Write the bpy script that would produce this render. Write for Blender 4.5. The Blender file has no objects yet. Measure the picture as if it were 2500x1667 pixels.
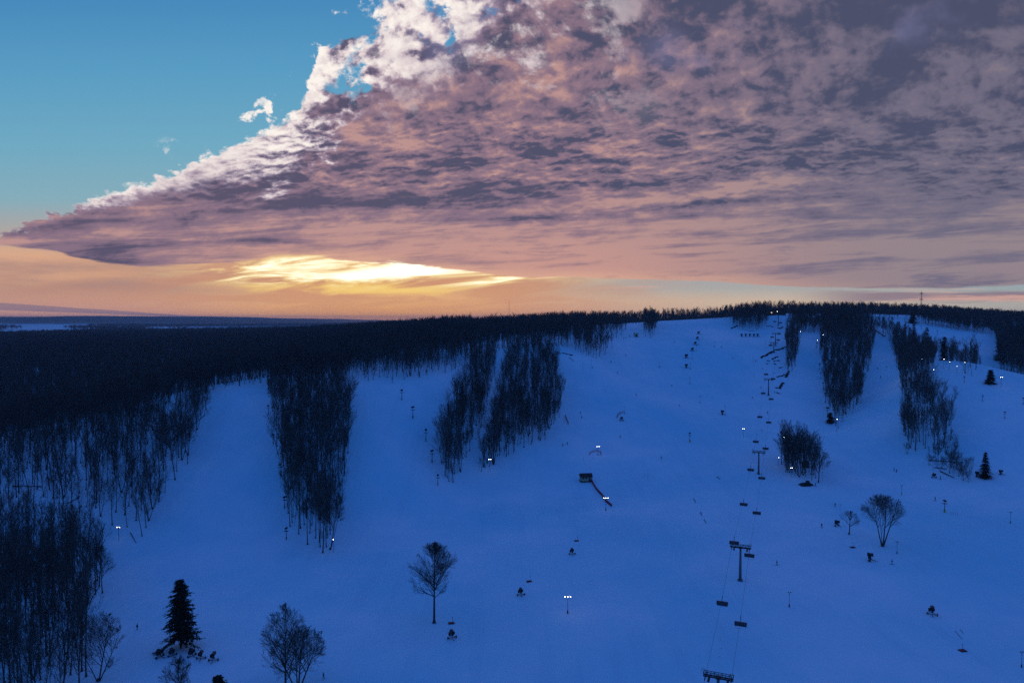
import bpy, math, random
import numpy as np
from mathutils import Vector, Matrix

random.seed(7)
rng = np.random.default_rng(11)
SC = bpy.context.scene
COL = SC.collection
PI = math.pi

# ------------------------------------------------------------------ camera
CAMZ = 105.0
FPX = 1667.0
TH = math.radians(1.89)
EYE = np.array([0.0, 0.0, CAMZ])
FWD = np.array([0.0, math.cos(TH), -math.sin(TH)])
UPV = np.array([0.0, math.sin(TH), math.cos(TH)])

def ray(px, py):
    d = FWD + UPV * (-(py - 833.5) / FPX) + np.array([(px - 1250.0) / FPX, 0, 0])
    return d

def at_depth(px, py, D):
    d = ray(px, py)
    return EYE + d * (D / d[1])

def project(P):
    v = np.asarray(P, float) - EYE
    f = v @ FWD
    f = np.where(np.abs(f) < 1e-6, 1e-6, f)
    return 1250 + FPX * v[..., 0] / f, 833.5 - FPX * (v @ UPV) / f, f

cam_data = bpy.data.cameras.new('camera')
cam = bpy.data.objects.new('camera', cam_data)
COL.objects.link(cam)
cam.location = EYE
cam.rotation_euler = (math.radians(90) - TH, 0, 0)
cam_data.sensor_width = 36
cam_data.lens = 36 * FPX / 2500
cam_data.clip_start = 1
cam_data.clip_end = 60000
SC.camera = cam
SC.view_settings.view_transform = 'Standard'
SC.view_settings.look = 'None'
SC.view_settings.gamma = 1
SC.view_settings.exposure = 0
SC.cycles.use_denoising = False
SC.cycles.max_bounces = 4
SC.cycles.diffuse_bounces = 2
SC.cycles.volume_bounces = 0
SC.cycles.sample_clamp_indirect = 3
SC.cycles.sample_clamp_direct = 12

# ------------------------------------------------------------------ terrain function
CTRL = []          # (px, py, depth)
def cp(px, py, D): CTRL.append(tuple(at_depth(px, py, D)))
def cz(px, D, z):  CTRL.append(((px - 1250) / FPX * D, D, z))

CREST = [(-260, 1120, 375), (0, 1085, 400), (60, 1075, 405), (200, 1048, 420), (430, 982, 455), (530, 955, 475),
         (560, 948, 480), (650, 942, 482), (750, 940, 485), (850, 937, 490), (960, 934, 500), (1050, 925, 515), (1140, 911, 540),
         (1200, 884, 580), (1250, 873, 600), (1330, 858, 640), (1385, 848, 668)]
for c in CREST: cp(*c)
for px in (-300, 0, 300, 600, 900, 1200):
    cz(px, 185, 0); cz(px, 240, 0)
for px in (1500, 1800, 2100, 2400, 2800):
    cz(px, 185, 1); cz(px, 235, 2.5)
for px, py, z in [(-200, 1395, 0), (0, 1310, 4), (250, 1390, 0), (320, 1325, 2), (700, 1400, 0), (600, 1310, 2), (850, 1300, 3),
                  (1000, 1260, 3), (1250, 1250, 3), (1100, 1190, 5), (1300, 1180, 5), (1450, 1176, 5.5), (1600, 1190, 7), (1250, 1450, 1),
                  (1853, 1157, 9.6), (1811, 1417, 4.6), (2350, 1180, 12), (2155, 1333, 6), (2470, 1280, 9), (2400, 1450, 5), (2700, 1200, 14)]:
    D = (105 - z) * FPX / (py - 778.5); cp(px, py, D)
for c in [(150, 1190, 345), (400, 1120, 385), (520, 1120, 392), (600, 1130, 388), (780, 1110, 398), (930, 1110, 402), (600, 1020, 440), (780, 1015, 447),
          (930, 1010, 455), (1060, 1050, 455), (1200, 1115, 448), (1130, 1000, 490), (1250, 960, 535), (1360, 960, 560), (1300, 1080, 470), (1400, 1000, 532), (1600, 1100, 462), (1600, 1000, 540),
          (1500, 900, 632), (1700, 900, 655), (1442, 876, 622), (1515, 822, 745), (1550, 792, 850), (1610, 790, 872), (1700, 784, 900), (1780, 783, 905), (1830, 806, 850),
          (1877, 965, 600), (1890, 862, 705), (1893, 843, 760), (1900, 794, 860), (1893, 774, 890), (1950, 773, 905), (2040, 773, 925), (2110, 773, 935),
          (1945, 820, 800), (1995, 815, 810), (2000, 900, 690), (2030, 1060, 520), (2045, 1050, 508), (1960, 1000, 570), (2150, 830, 790), (2150, 950, 600), (2150, 1100, 455), (2240, 1110, 440),
          (2196, 882, 665), (2279, 884, 565), (2350, 910, 530), (2420, 935, 505), (2500, 955, 488), (2620, 975, 470), (2330, 1000, 480), (2450, 1080, 425), (2300, 1060, 455),
          (2230, 784, 900), (2350, 811, 850), (2440, 822, 840), (2520, 838, 830), (2380, 870, 730), (2400, 920, 655), (2700, 850, 800), (2480, 900, 690)]:
    cp(*c)
# behind the crests
for px, D, z in [(-300, 520, 22), (100, 520, 24), (100, 700, 34), (-300, 720, 34), (-300, 1000, 46), (100, 1000, 48), (350, 560, 38), (350, 760, 42), (350, 1000, 52),
                 (600, 570, 54), (600, 800, 52), (600, 1050, 57), (800, 560, 62), (800, 800, 66), (850, 1100, 72),
                 (1000, 570, 67), (1000, 750, 77), (1050, 1000, 80), (1150, 650, 76), (1200, 850, 86), (1300, 760, 84), (1350, 950, 93), (1450, 850, 93), (1500, 1000, 98),
                 (0, 1500, 49), (-300, 1500, 47), (500, 1500, 55), (900, 1500, 70), (1300, 1500, 80), (0, 2400, 37), (-300, 2400, 36), (600, 2400, 50), (1200, 2400, 62),
                 (1700, 1050, 101), (1900, 1020, 111), (2050, 1030, 113), (2300, 1030, 108), (2500, 1000, 98), (2700, 1000, 92), (1800, 1500, 92), (2300, 1600, 90), (2800, 1500, 80), (2000, 2400, 70), (2800, 2400, 60)]:
    cz(px, D, z)
CTRL = np.array(CTRL)

def _uv(x, y):
    r = np.hypot(x, y)
    az = np.arctan2(x, np.maximum(y, 1e-3))
    az = np.where(y <= 0, np.sign(x) * 1.57, az)
    return np.clip(az, -0.82, 0.82) * 1.35, np.log(np.maximum(r, 150.0))

_cu, _cv = _uv(CTRL[:, 0], CTRL[:, 1])
def _k(r2): return 0.5 * r2 * np.log(r2 + 1e-12)
_n = len(CTRL)
_A = _k((_cu[:, None] - _cu) ** 2 + (_cv[:, None] - _cv) ** 2) + np.eye(_n) * 2e-4
_Pm = np.stack([np.ones(_n), _cu, _cv], 1)
_M = np.block([[_A, _Pm], [_Pm.T, np.zeros((3, 3))]])
_w = np.linalg.solve(_M, np.concatenate([CTRL[:, 2], np.zeros(3)]))

def sstep(a, b, x):
    t = np.clip((x - a) / (b - a), 0, 1); return t * t * (3 - 2 * t)

def _vnoise(x, y, s, seed):
    x = x / s + seed * 17.3; y = y / s + seed * 9.1
    xi = np.floor(x); yi = np.floor(y); fx = x - xi; fy = y - yi
    fx = fx * fx * (3 - 2 * fx); fy = fy * fy * (3 - 2 * fy)
    def h(a, b):
        v = np.sin(a * 127.1 + b * 311.7) * 43758.5453; return v - np.floor(v)
    return (h(xi, yi) * (1 - fx) + h(xi + 1, yi) * fx) * (1 - fy) + (h(xi, yi + 1) * (1 - fx) + h(xi + 1, yi + 1) * fx) * fy - 0.5

def height(x, y):
    x = np.atleast_1d(np.asarray(x, float)); y = np.atleast_1d(np.asarray(y, float))
    shp = x.shape; xf = x.ravel(); yf = y.ravel()
    out = np.empty_like(xf)
    for i in range(0, len(xf), 40000):
        xs = xf[i:i + 40000]; ys = yf[i:i + 40000]
        u, v = _uv(xs, ys)
        vv = np.minimum(v, math.log(2400.0))
        g = _k((u[:, None] - _cu) ** 2 + (vv[:, None] - _cv) ** 2)
        z = g @ _w[:_n] + _w[_n] + _w[_n + 1] * u + _w[_n + 2] * vv
        r = np.hypot(xs, ys)
        near = sstep(150, 200, r)
        z = z * near
        behind = sstep(60, -60, ys)
        z = z * (1 - behind)
        far = sstep(2300, 3600, r)
        plain = 43 + _vnoise(xs, ys, 1300, 3) * 12 + _vnoise(xs, ys, 500, 4) * 4
        # far wooded hills at left, seven to nine kilometres out
        lef = sstep(-500, -5200, xs - 0.0 * ys)
        plain = plain + sstep(6200, 8300, ys + _vnoise(xs, ys, 1500, 6) * 900) * (26 + 66 * lef + _vnoise(xs, ys, 900, 8) * 18 + _vnoise(xs, ys, 230, 9) * 9 + _vnoise(xs, ys, 90, 10) * 5) 
        plain = plain + sstep(4200, 5000, ys) * sstep(-1500, -700, xs) * sstep(500, -300, xs) * 12
        plain = plain - sstep(10500, 15000, r) * 60
        z = z * (1 - far) + plain * far
        z = z + (_vnoise(xs, ys, 60, 1) * 1.4 + _vnoise(xs, ys, 31, 5) * .7) * near * (1 - far) + _vnoise(xs, ys, 18, 2) * 0.25 * near
        # soft moguls on the upper run
        out[i:i + 40000] = z
    return out.reshape(shp)

def hz(x, y): return float(height([x], [y])[0])

def ground(px, py, d0=170.0, d1=2500.0):
    """first point of the ground met by the sight line through a pixel of the photograph"""
    Ds = np.exp(np.linspace(math.log(d0), math.log(d1), 900))
    d = ray(px, py); d = d / d[1]
    P = EYE + Ds[:, None] * d
    diff = P[:, 2] - height(P[:, 0], P[:, 1])
    idx = np.where(diff <= 0)[0]
    if len(idx) == 0:
        k = int(np.argmin(diff)); D = Ds[k]; p = EYE + D * d
        return Vector((p[0], p[1], hz(p[0], p[1])))
    k = idx[0]
    if k == 0: D = Ds[0]
    else:
        a, b = Ds[k - 1], Ds[k]
        t = diff[k - 1] / (diff[k - 1] - diff[k]); D = a + (b - a) * t
    p = EYE + D * d
    return Vector((p[0], p[1], hz(p[0], p[1])))

# ------------------------------------------------------------------ mesh helpers
def mesh_from(name, V, F, mat=None, smooth=False):
    me = bpy.data.meshes.new(name)
    V = np.asarray(V, np.float32)
    if isinstance(F, np.ndarray) and F.ndim == 2:
        me.vertices.add(len(V)); me.vertices.foreach_set('co', V.ravel())
        k = F.shape[1]
        me.loops.add(F.size); me.loops.foreach_set('vertex_index', F.astype(np.int32).ravel())
        me.polygons.add(len(F)); me.polygons.foreach_set('loop_start', np.arange(0, F.size, k, dtype=np.int32))
        me.polygons.foreach_set('loop_total', np.full(len(F), k, np.int32))
        me.update(calc_edges=True)
    else:
        me.from_pydata([tuple(map(float, v)) for v in V], [], F)
    if smooth: me.polygons.foreach_set('use_smooth', [True] * len(me.polygons))
    if mat is not None: me.materials.append(mat)
    return me

class MB:
    """collects boxes, bars, tubes and lumps that become one mesh"""
    def __init__(s): s.V = []; s.F = []
    def add(s, vs, fs):
        n = len(s.V); s.V += [tuple(v) for v in vs]; s.F += [tuple(i + n for i in f) for f in fs]; return s
    def box(s, c, size, rz=0, rx=0, ry=0, taper=1.0):
        M = Matrix.Rotation(rz, 3, 'Z') @ Matrix.Rotation(ry, 3, 'Y') @ Matrix.Rotation(rx, 3, 'X')
        c = Vector(c); h = Vector(size) / 2; vs = []
        for z in (-1, 1):
            t = taper if z > 0 else 1
            for x, y in ((-1, -1), (1, -1), (1, 1), (-1, 1)):
                vs.append(c + M @ Vector((x * h.x * t, y * h.y * t, z * h.z)))
        return s.add(vs, [(3, 2, 1, 0), (4, 5, 6, 7), (0, 1, 5, 4), (1, 2, 6, 5), (2, 3, 7, 6), (3, 0, 4, 7)])
    def bar(s, a, b, r0, r1=None, n=8, cap=True):
        a = Vector(a); b = Vector(b); r1 = r0 if r1 is None else r1
        d = (b - a).normalized(); up = Vector((0, 0, 1)) if abs(d.z) < .9 else Vector((1, 0, 0))
        u = d.cross(up).normalized(); w = d.cross(u)
        vs = []
        for p, r in ((a, r0), (b, r1)):
            for k in range(n):
                t = 2 * PI * k / n; vs.append(p + (u * math.cos(t) + w * math.sin(t)) * r)
        fs = [(k, (k + 1) % n, n + (k + 1) % n, n + k) for k in range(n)]
        if cap: fs += [tuple(range(n - 1, -1, -1)), tuple(range(n, 2 * n))]
        return s.add(vs, fs)
    def tube(s, pts, r, n=6):
        for a, b in zip(pts[:-1], pts[1:]): s.bar(a, b, r, r, n)
        return s
    def prism(s, prof, x0, x1):
        """profile of (y,z) pairs swept along x"""
        n = len(prof); vs = [(x0, y, z) for y, z in prof] + [(x1, y, z) for y, z in prof]
        fs = [(k, (k + 1) % n, n + (k + 1) % n, n + k) for k in range(n)] + [tuple(range(n - 1, -1, -1)), tuple(range(n, 2 * n))]
        return s.add(vs, fs)
    def lump(s, c, r, seed=0, flat=1.0, n=8, m=5):
        R = random.Random(seed); c = Vector(c); vs = [c + Vector((0, 0, r[2] * flat))]
        for i in range(1, m):
            ph = PI * i / m
            for k in range(n):
                t = 2 * PI * k / n; j = R.uniform(.8, 1.15)
                vs.append(c + Vector((math.sin(ph) * math.cos(t) * r[0] * j, math.sin(ph) * math.sin(t) * r[1] * j, math.cos(ph) * r[2] * j)))
        vs.append(c - Vector((0, 0, r[2])))
        fs = [(0, 1 + k, 1 + (k + 1) % n) for k in range(n)]
        for i in range(m - 2):
            for k in range(n):
                a = 1 + i * n + k; b = 1 + i * n + (k + 1) % n
                fs.append((a, a + n, b + n, b))
        L = len(vs) - 1; o = 1 + (m - 2) * n
        fs += [(o + k, L, o + (k + 1) % n) for k in range(n)]
        return s.add(vs, fs)
    def mesh(s, name, mat, smooth=False): return mesh_from(name, s.V, s.F, mat, smooth)
    def build(s, name, mat, parent=None, smooth=False):
        o = bpy.data.objects.new(name, s.mesh(name, mat, smooth)); COL.objects.link(o); o.parent = parent
        return o

def tag(o, label=None, cat=None, group=None, kind=None):
    if label: o['label'] = label
    if cat: o['category'] = cat
    if group: o['group'] = group
    if kind: o['kind'] = kind
    return o

def thing(name, label, cat, loc=(0, 0, 0), rz=0, group=None):
    o = bpy.data.objects.new(name, None); COL.objects.link(o)
    o.empty_display_size = 0.5
    o.location = loc; o.rotation_euler = (0, 0, rz)
    return tag(o, label, cat, group)

def add_part(name, me, parent, loc=(0, 0, 0)):
    o = bpy.data.objects.new(name, me); COL.objects.link(o); o.parent = parent; o.location = loc; return o

def copy_tree(o, parent=None, _top=True):
    c = o.copy(); COL.objects.link(c)
    if not _top: c.parent = parent
    for ch in o.children:
        copy_tree(ch, c, False)
    return c

class Proto:
    """builds a thing once, then hands out copies with labels of their own"""
    def __init__(s, fn): s.fn = fn; s.first = None
    def __call__(s, loc, rz=0, label=None, group=None, scale=1.0):
        if s.first is None: s.first = s.fn(); o = s.first
        else: o = copy_tree(s.first)
        o.location = loc; o.rotation_euler = (0, 0, rz); o.scale = (scale,) * 3
        if label: o['label'] = label
        if group: o['group'] = group
        return o
# ------------------------------------------------------------------ node helpers
class N:
    """a node socket one can do sums with"""
    def __init__(s, nt, sock): s.nt = nt; s.k = sock
    def _m(s, op, *a, clamp=False):
        n = s.nt.nodes.new('ShaderNodeMath'); n.operation = op; n.use_clamp = clamp
        for i, v in enumerate((s,) + a):
            if isinstance(v, N): s.nt.links.new(v.k, n.inputs[i])
            else: n.inputs[i].default_value = float(v)
        return N(s.nt, n.outputs[0])
    def __add__(s, o): return s._m('ADD', o)
    __radd__ = __add__
    def __sub__(s, o): return s._m('SUBTRACT', o)
    def __rsub__(s, o): return (s * -1) + o
    def __mul__(s, o): return s._m('MULTIPLY', o)
    __rmul__ = __mul__
    def __truediv__(s, o): return s._m('DIVIDE', o)
    def mx(s, o): return s._m('MAXIMUM', o)
    def mn(s, o): return s._m('MINIMUM', o)
    def pw(s, o): return s._m('POWER', o)
    def ab(s): return s._m('ABSOLUTE')
    def exp(s): return s._m('EXPONENT')
    def clamp(s): return s._m('ADD', 0.0, clamp=True)
    def step(s, a, b):
        n = s.nt.nodes.new('ShaderNodeMapRange'); n.interpolation_type = 'SMOOTHSTEP'
        s.nt.links.new(s.k, n.inputs['Value'])
        if a < b: f0, f1, t0, t1 = a, b, 0, 1
        else: f0, f1, t0, t1 = b, a, 1, 0
        for nm, v in (('From Min', f0), ('From Max', f1), ('To Min', t0), ('To Max', t1)): n.inputs[nm].default_value = v
        return N(s.nt, n.outputs[0])
    def lin(s, a, b, c, d):
        n = s.nt.nodes.new('ShaderNodeMapRange'); s.nt.links.new(s.k, n.inputs['Value'])
        for nm, v in (('From Min', a), ('From Max', b), ('To Min', c), ('To Max', d)): n.inputs[nm].default_value = v
        return N(s.nt, n.outputs[0])
    def curve(s, pts, lo, hi, vlo, vhi):
        n = s.nt.nodes.new('ShaderNodeFloatCurve'); cm = n.mapping.curves[0]
        P = [((x - lo) / (hi - lo), (y - vlo) / (vhi - vlo)) for x, y in pts]
        cm.points[0].location = P[0]; cm.points[1].location = P[-1]
        for p in P[1:-1]: cm.points.new(*p)
        n.mapping.update()
        s.nt.links.new(s.lin(lo, hi, 0, 1).k, n.inputs['Value'])
        return N(s.nt, n.outputs[0]) * (vhi - vlo) + vlo

def comb(nt, x, y, z=0.0):
    n = nt.nodes.new('ShaderNodeCombineXYZ')
    for i, v in enumerate((x, y, z)):
        if isinstance(v, N): nt.links.new(v.k, n.inputs[i])
        else: n.inputs[i].default_value = v
    return n.outputs[0]

def noise(nt, vec, scale=1, detail=4, rough=.55, dist=0.0, dims='3D', lac=2.0):
    n = nt.nodes.new('ShaderNodeTexNoise'); n.noise_dimensions = dims
    if vec is not None: nt.links.new(vec, n.inputs['Vector'])
    n.inputs['Scale'].default_value = scale; n.inputs['Detail'].default_value = detail
    n.inputs['Roughness'].default_value = rough; n.inputs['Distortion'].default_value = dist; n.inputs['Lacunarity'].default_value = lac
    return N(nt, n.outputs['Fac'] if 'Fac' in n.outputs else n.outputs[0])

def voro(nt, vec, scale=8, detail=2, rough=.5, rnd=1.0, lac=2.0):
    n = nt.nodes.new('ShaderNodeTexVoronoi'); n.feature = 'F1'; n.normalize = True; nt.links.new(vec, n.inputs['Vector'])
    n.inputs['Scale'].default_value = scale; n.inputs['Detail'].default_value = detail; n.inputs['Roughness'].default_value = rough
    n.inputs['Randomness'].default_value = rnd; n.inputs['Lacunarity'].default_value = lac
    return 1.0 - N(nt, n.outputs['Distance'])

def mixc(nt, f, a, b, mode='MIX'):
    n = nt.nodes.new('ShaderNodeMix'); n.data_type = 'RGBA'; n.blend_type = mode; n.clamp_factor = True
    fi, ai, bi = n.inputs[0], n.inputs[6], n.inputs[7]
    if isinstance(f, N): nt.links.new(f.k, fi)
    else: fi.default_value = f
    for sck, v in ((ai, a), (bi, b)):
        if isinstance(v, tuple): sck.default_value = (*v, 1)
        else: nt.links.new(v, sck)
    return n.outputs[2]

def s2l(r, g, b):
    f = lambda c: (c / 255 / 12.92) if c / 255 <= .04045 else ((c / 255 + .055) / 1.055) ** 2.4
    return (f(r), f(g), f(b))

def ramp(nt, f, stops):
    n = nt.nodes.new('ShaderNodeValToRGB'); nt.links.new(f.k, n.inputs[0]); e = n.color_ramp.elements
    e[0].position = stops[0][0]; e[0].color = (*stops[0][1], 1); e[1].position = stops[-1][0]; e[1].color = (*stops[-1][1], 1)
    for p, c in stops[1:-1]:
        q = e.new(p); q.color = (*c, 1)
    return n.outputs[0]

def material(name, col, rough=.7, metal=0.0, var=0.25, vscale=3.0, spec=0.3, emit=None, estr=0.0, bump=0.0, bscale=20):
    m = bpy.data.materials.new(name); m.use_nodes = True; nt = m.node_tree; b = nt.nodes['Principled BSDF']
    tc = nt.nodes.new('ShaderNodeTexCoord')
    f = noise(nt, tc.outputs['Object'], vscale, 5, .6)
    c = mixc(nt, f.lin(.3, .7, 0, 1), tuple(x * (1 - var) for x in col), tuple(min(1, x * (1 + var)) for x in col))
    nt.links.new(c, b.inputs['Base Color'])
    b.inputs['Roughness'].default_value = rough; b.inputs['Metallic'].default_value = metal
    b.inputs['Specular IOR Level'].default_value = spec
    if emit: b.inputs['Emission Color'].default_value = (*emit, 1); b.inputs['Emission Strength'].default_value = estr
    if bump:
        bn = nt.nodes.new('ShaderNodeBump'); bn.inputs['Strength'].default_value = bump
        nt.links.new(noise(nt, tc.outputs['Object'], bscale, 4).k, bn.inputs['Height']); nt.links.new(bn.outputs[0], b.inputs['Normal'])
    return m

M = {}
M['bark'] = material('bark', (.055, .045, .04), .9, var=.35, vscale=.6, bump=.4, bscale=6)
M['twig'] = material('twig', (.075, .060, .052), .9, var=.3, vscale=.3)
M['needle'] = material('needle', (.010, .018, .012), .85, var=.5, vscale=.8, spec=.1)
M['steel'] = material('galvanised_steel', (.16, .17, .18), .5, .4, .2)
M['dark'] = material('dark_metal', (.03, .032, .036), .5, .3, .3)
M['seat'] = material('black_vinyl', (.012, .012, .014), .5, 0, .3)
M['bubble'] = material('smoked_bubble', (.03, .03, .045), .2, 0, .2, spec=.5)
M['frame'] = material('chair_frame', (.25, .26, .28), .45, .3, .15)
M['rope'] = material('steel_rope', (.03, .03, .035), .6, .5)
M['lamp'] = material('lamp_glass', (.8, .8, .8), .3, emit=(.96, .98, 1.0), estr=20)
M['lampoff'] = material('lamp_housing', (.05, .05, .055), .5)
M['orange'] = material('orange_netting', (.55, .08, .035), .8, var=.2)
M['red'] = material('red_padding', (.42, .02, .03), .7, var=.2)
M['yellow'] = material('yellow_padding', (.62, .36, .02), .7, var=.15)
M['roof'] = material('maroon_roof', (.055, .012, .016), .6, var=.3, vscale=2)
M['cream'] = material('cream_siding', (.46, .40, .28), .8, var=.12, vscale=4)
M['trim'] = material('dark_trim', (.02, .016, .014), .7)
M['wall'] = material('brown_boards', (.05, .035, .026), .8, var=.3)
M['glass'] = material('window_glass', (.02, .025, .03), .1, spec=.5)
M['lit'] = material('lit_window', (.8, .6, .3), .4, emit=(1, .7, .35), estr=1.2)
M['rock'] = material('bare_rock', (.035, .026, .020), .95, var=.5, vscale=.7, bump=.8, bscale=3)
M['jacket'] = material('dark_jacket', (.02, .022, .04), .8)
M['jacketr'] = material('red_jacket', (.16, .02, .02), .8)
M['skin'] = material('skin', (.4, .22, .15), .6)
M['ski'] = material('ski', (.08, .06, .06), .4)
M['white'] = material('white_paint', (.6, .6, .6), .6)
M['rubber'] = material('black_rubber', (.012, .012, .012), .8)
M['gunblue'] = material('gun_housing', (.02, .022, .03), .5, var=.3)

# snow
def snow_material():
    m = bpy.data.materials.new('snow'); m.use_nodes = True; nt = m.node_tree; b = nt.nodes['Principled BSDF']
    tc = nt.nodes.new('ShaderNodeTexCoord'); P = tc.outputs['Object']
    big = noise(nt, P, .012, 4, .55)
    mid = noise(nt, P, .07, 5, .6)
    fine = noise(nt, P, .9, 5, .65)
    mp = nt.nodes.new('ShaderNodeMapping'); mp.inputs['Rotation'].default_value = (0, 0, .5); mp.inputs['Scale'].default_value = (.5, .02, .1)
    nt.links.new(P, mp.inputs['Vector'])
    gro = noise(nt, mp.outputs[0], 1.6, 3, .6)
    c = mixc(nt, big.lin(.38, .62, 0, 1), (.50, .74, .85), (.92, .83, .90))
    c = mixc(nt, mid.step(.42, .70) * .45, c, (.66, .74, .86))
    mp3 = nt.nodes.new('ShaderNodeMapping'); mp3.inputs['Rotation'].default_value = (0, 0, -.22); mp3.inputs['Scale'].default_value = (.16, .010, .0); nt.links.new(P, mp3.inputs['Vector'])
    lane = noise(nt, mp3.outputs[0], 1.0, 3, .6)
    c = mixc(nt, lane.step(.50, .64) * big.step(.62, .42) * .45, c, (.56, .68, .80))
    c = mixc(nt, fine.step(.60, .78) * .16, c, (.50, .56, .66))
    # far farmland: the wind-bared fields and woods of the plain, by their own shapes
    sx = nt.nodes.new('ShaderNodeSeparateXYZ'); nt.links.new(P, sx.inputs[0]); y = N(nt, sx.outputs[1]); x = N(nt, sx.outputs[0])
    mp2 = nt.nodes.new('ShaderNodeMapping'); mp2.inputs['Scale'].default_value = (.0011, .0034, 0); nt.links.new(P, mp2.inputs['Vector'])
    fld = noise(nt, mp2.outputs[0], 1.0, 6, .62)
    woods = (fld.step(.55, .60) * y.step(2300, 3000)).mx(y.step(6300, 6900))
    c = mixc(nt, woods, c, (.022, .024, .026))
    nt.links.new(c, b.inputs['Base Color'])
    b.inputs['Roughness'].default_value = .75; b.inputs['Specular IOR Level'].default_value = .15
    bn = nt.nodes.new('ShaderNodeBump'); bn.inputs['Strength'].default_value = .55; bn.inputs['Distance'].default_value = .5
    h = fine * .45 + gro * .8 + mid * 2.4
    nt.links.new(h.k, bn.inputs['Height']); nt.links.new(bn.outputs[0], b.inputs['Normal'])
    return m
M['snow'] = snow_material()

# ------------------------------------------------------------------ world: evening sky with a cloud sheet
def build_world():
    w = bpy.data.worlds.new('World'); SC.world = w; w.use_nodes = True; nt = w.node_tree
    nt.nodes.clear()
    out = nt.nodes.new('ShaderNodeOutputWorld'); bg = nt.nodes.new('ShaderNodeBackground')
    nt.links.new(bg.outputs[0], out.inputs[0])
    tc = nt.nodes.new('ShaderNodeTexCoord'); sp = nt.nodes.new('ShaderNodeSeparateXYZ'); nt.links.new(tc.outputs['Generated'], sp.inputs[0])
    x, y, z = (N(nt, sp.outputs[i]) for i in range(3))
    yy = y.mx(.12)
    U = x / yy * 1.667 + 1.25          # bearing, east of the sunset
    V = z / yy * -1.667 + .7785         # height in the sky: 0.78 the horizon, 0 about 25 degrees up
    front = y.step(.22, .55)
    UV = comb(nt, U, V, 0.0)
    # ---- clear sky
    cl = ramp(nt, V.lin(0, 1, 0, 1), [(0, s2l(64, 136, 188)), (.18, s2l(86, 156, 196)), (.36, s2l(110, 170, 196)), (.49, s2l(134, 174, 188)),
                                      (.57, s2l(176, 166, 160)), (.63, s2l(212, 164, 136)), (.70, s2l(192, 148, 128)), (.76, s2l(212, 158, 138)), (.79, s2l(222, 158, 128))])
    cr = ramp(nt, V.lin(0, 1, 0, 1), [(0, s2l(40, 115, 185)), (.35, s2l(90, 160, 200)), (.66, s2l(140, 172, 186)), (.705, s2l(172, 174, 172)), (.735, s2l(212, 190, 166)), (.79, s2l(230, 190, 156))])
    sky = mixc(nt, U.step(1.15, 1.75), cl, cr)
    tw = U.step(1.9, 2.5); sky = mixc(nt, tw * .5, sky, s2l(140, 165, 172))
    # orange light round the hidden sun
    dU = (U - .92) / .40; dV = (V - .725) / .085
    g1 = ((dU * dU + dV * dV) * -1).exp()
    sky = mixc(nt, g1 * .80, sky, s2l(246, 190, 124))
    dU6 = (U - .93) / .42; dV6 = (V - .782) / .040
    sky = mixc(nt, ((dU6 * dU6 + dV6 * dV6) * -1).exp() * .8, sky, s2l(240, 162, 84))
    # thin bands low down at left
    lb = noise(nt, comb(nt, U * 1.3, V * 11, 1.0), 1.6, 5, .55)
    lowm = V.step(.56, .62) * V.step(.735, .68) * U.step(1.0, .3)
    sky = mixc(nt, lowm * lb.step(.42, .66) * .6, sky, s2l(150, 122, 128))
    sky = mixc(nt, lowm * lb.step(.50, .30) * .5, sky, s2l(236, 180, 138))
    # brilliant gap under the sheet
    sn = noise(nt, comb(nt, U * 2.1, V * 15 + U * 1.0, 4.0), 2.1, 6, .6, .9)
    eU = (U - .95).ab() / .37; eV = (V - .664) / .030
    g2 = ((eU * eU + eV * eV) * -1).exp()
    core = g2 * 1.0 + (sn - .5) * 4.2 * g2.step(.02, .30)
    eU3 = (U - .88) / .24; eV3 = (V - .702) / .022
    g3 = ((eU3 * eU3 + eV3 * eV3) * -1).exp() 
    g3 = g3 * .8 + (sn - .5) * 1.8 * g3.step(.02, .3)
    eU4 = (U - .92) / .62; eV4 = (V - .70) / .06
    g4 = ((eU4 * eU4 + eV4 * eV4) * -1).exp()
    sky = mixc(nt, g4 * sn.step(.62, .40) * .75, sky, s2l(206, 142, 112))
    sky = mixc(nt, g3.step(.20, .80) * .9, sky, s2l(255, 212, 116))
    sky = mixc(nt, core.step(-.05, .80), sky, s2l(255, 222, 148))
    sky = mixc(nt, core.step(.30, 1.25), sky, (1.5, 1.38, 1.08))
    # long flat bars near the horizon
    b1 = V.lin(0, 1, 0, 1)
    c1 = U * .052 + .748; t1 = (U * -.017 + .0095).mx(0.0)
    bar1 = ((V - c1 + (noise(nt, comb(nt, U * 6, V * 30, 0), 1, 4) - .5) * .004).ab() / t1.mx(.0005)).step(1.15, .75) * U.step(.57, .45)
    sky = mixc(nt, bar1 * .85, sky, s2l(150, 124, 134))
    bn = noise(nt, comb(nt, U * 1.6, V * 40, 9.0), 1.6, 5, .6)
    bar2 = ((V - .724).ab() / .016 + (bn - .5) * 2.2).step(1.2, .4) * U.step(1.9, 2.15)
    sky = mixc(nt, bar2 * .85, sky, s2l(142, 120, 132))
    wisp = V.step(.685, .70) * V.step(.765, .74) * U.step(1.4, 1.6)
    sky = mixc(nt, wisp * bn.step(.56, .70) * .8, sky, s2l(222, 172, 156))
    # ---- cloud sheet
    A1 = noise(nt, UV, 5.5, 9, .63, .35)                                     # billows
    A2 = noise(nt, comb(nt, U, V * 1.25, 5.0), 13.0, 7, .62, .2)             # small billows
    Vs = V + U * .13
    B1 = noise(nt, comb(nt, U, Vs * 2.1, 8.0), 7.5, 9, .63, .35)              # rows of dark patches
    B2 = noise(nt, comb(nt, U, V * 1.2 - U * .12, 12.0), 4.6, 9, .62, .35)   # broad soft shapes higher up
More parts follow.
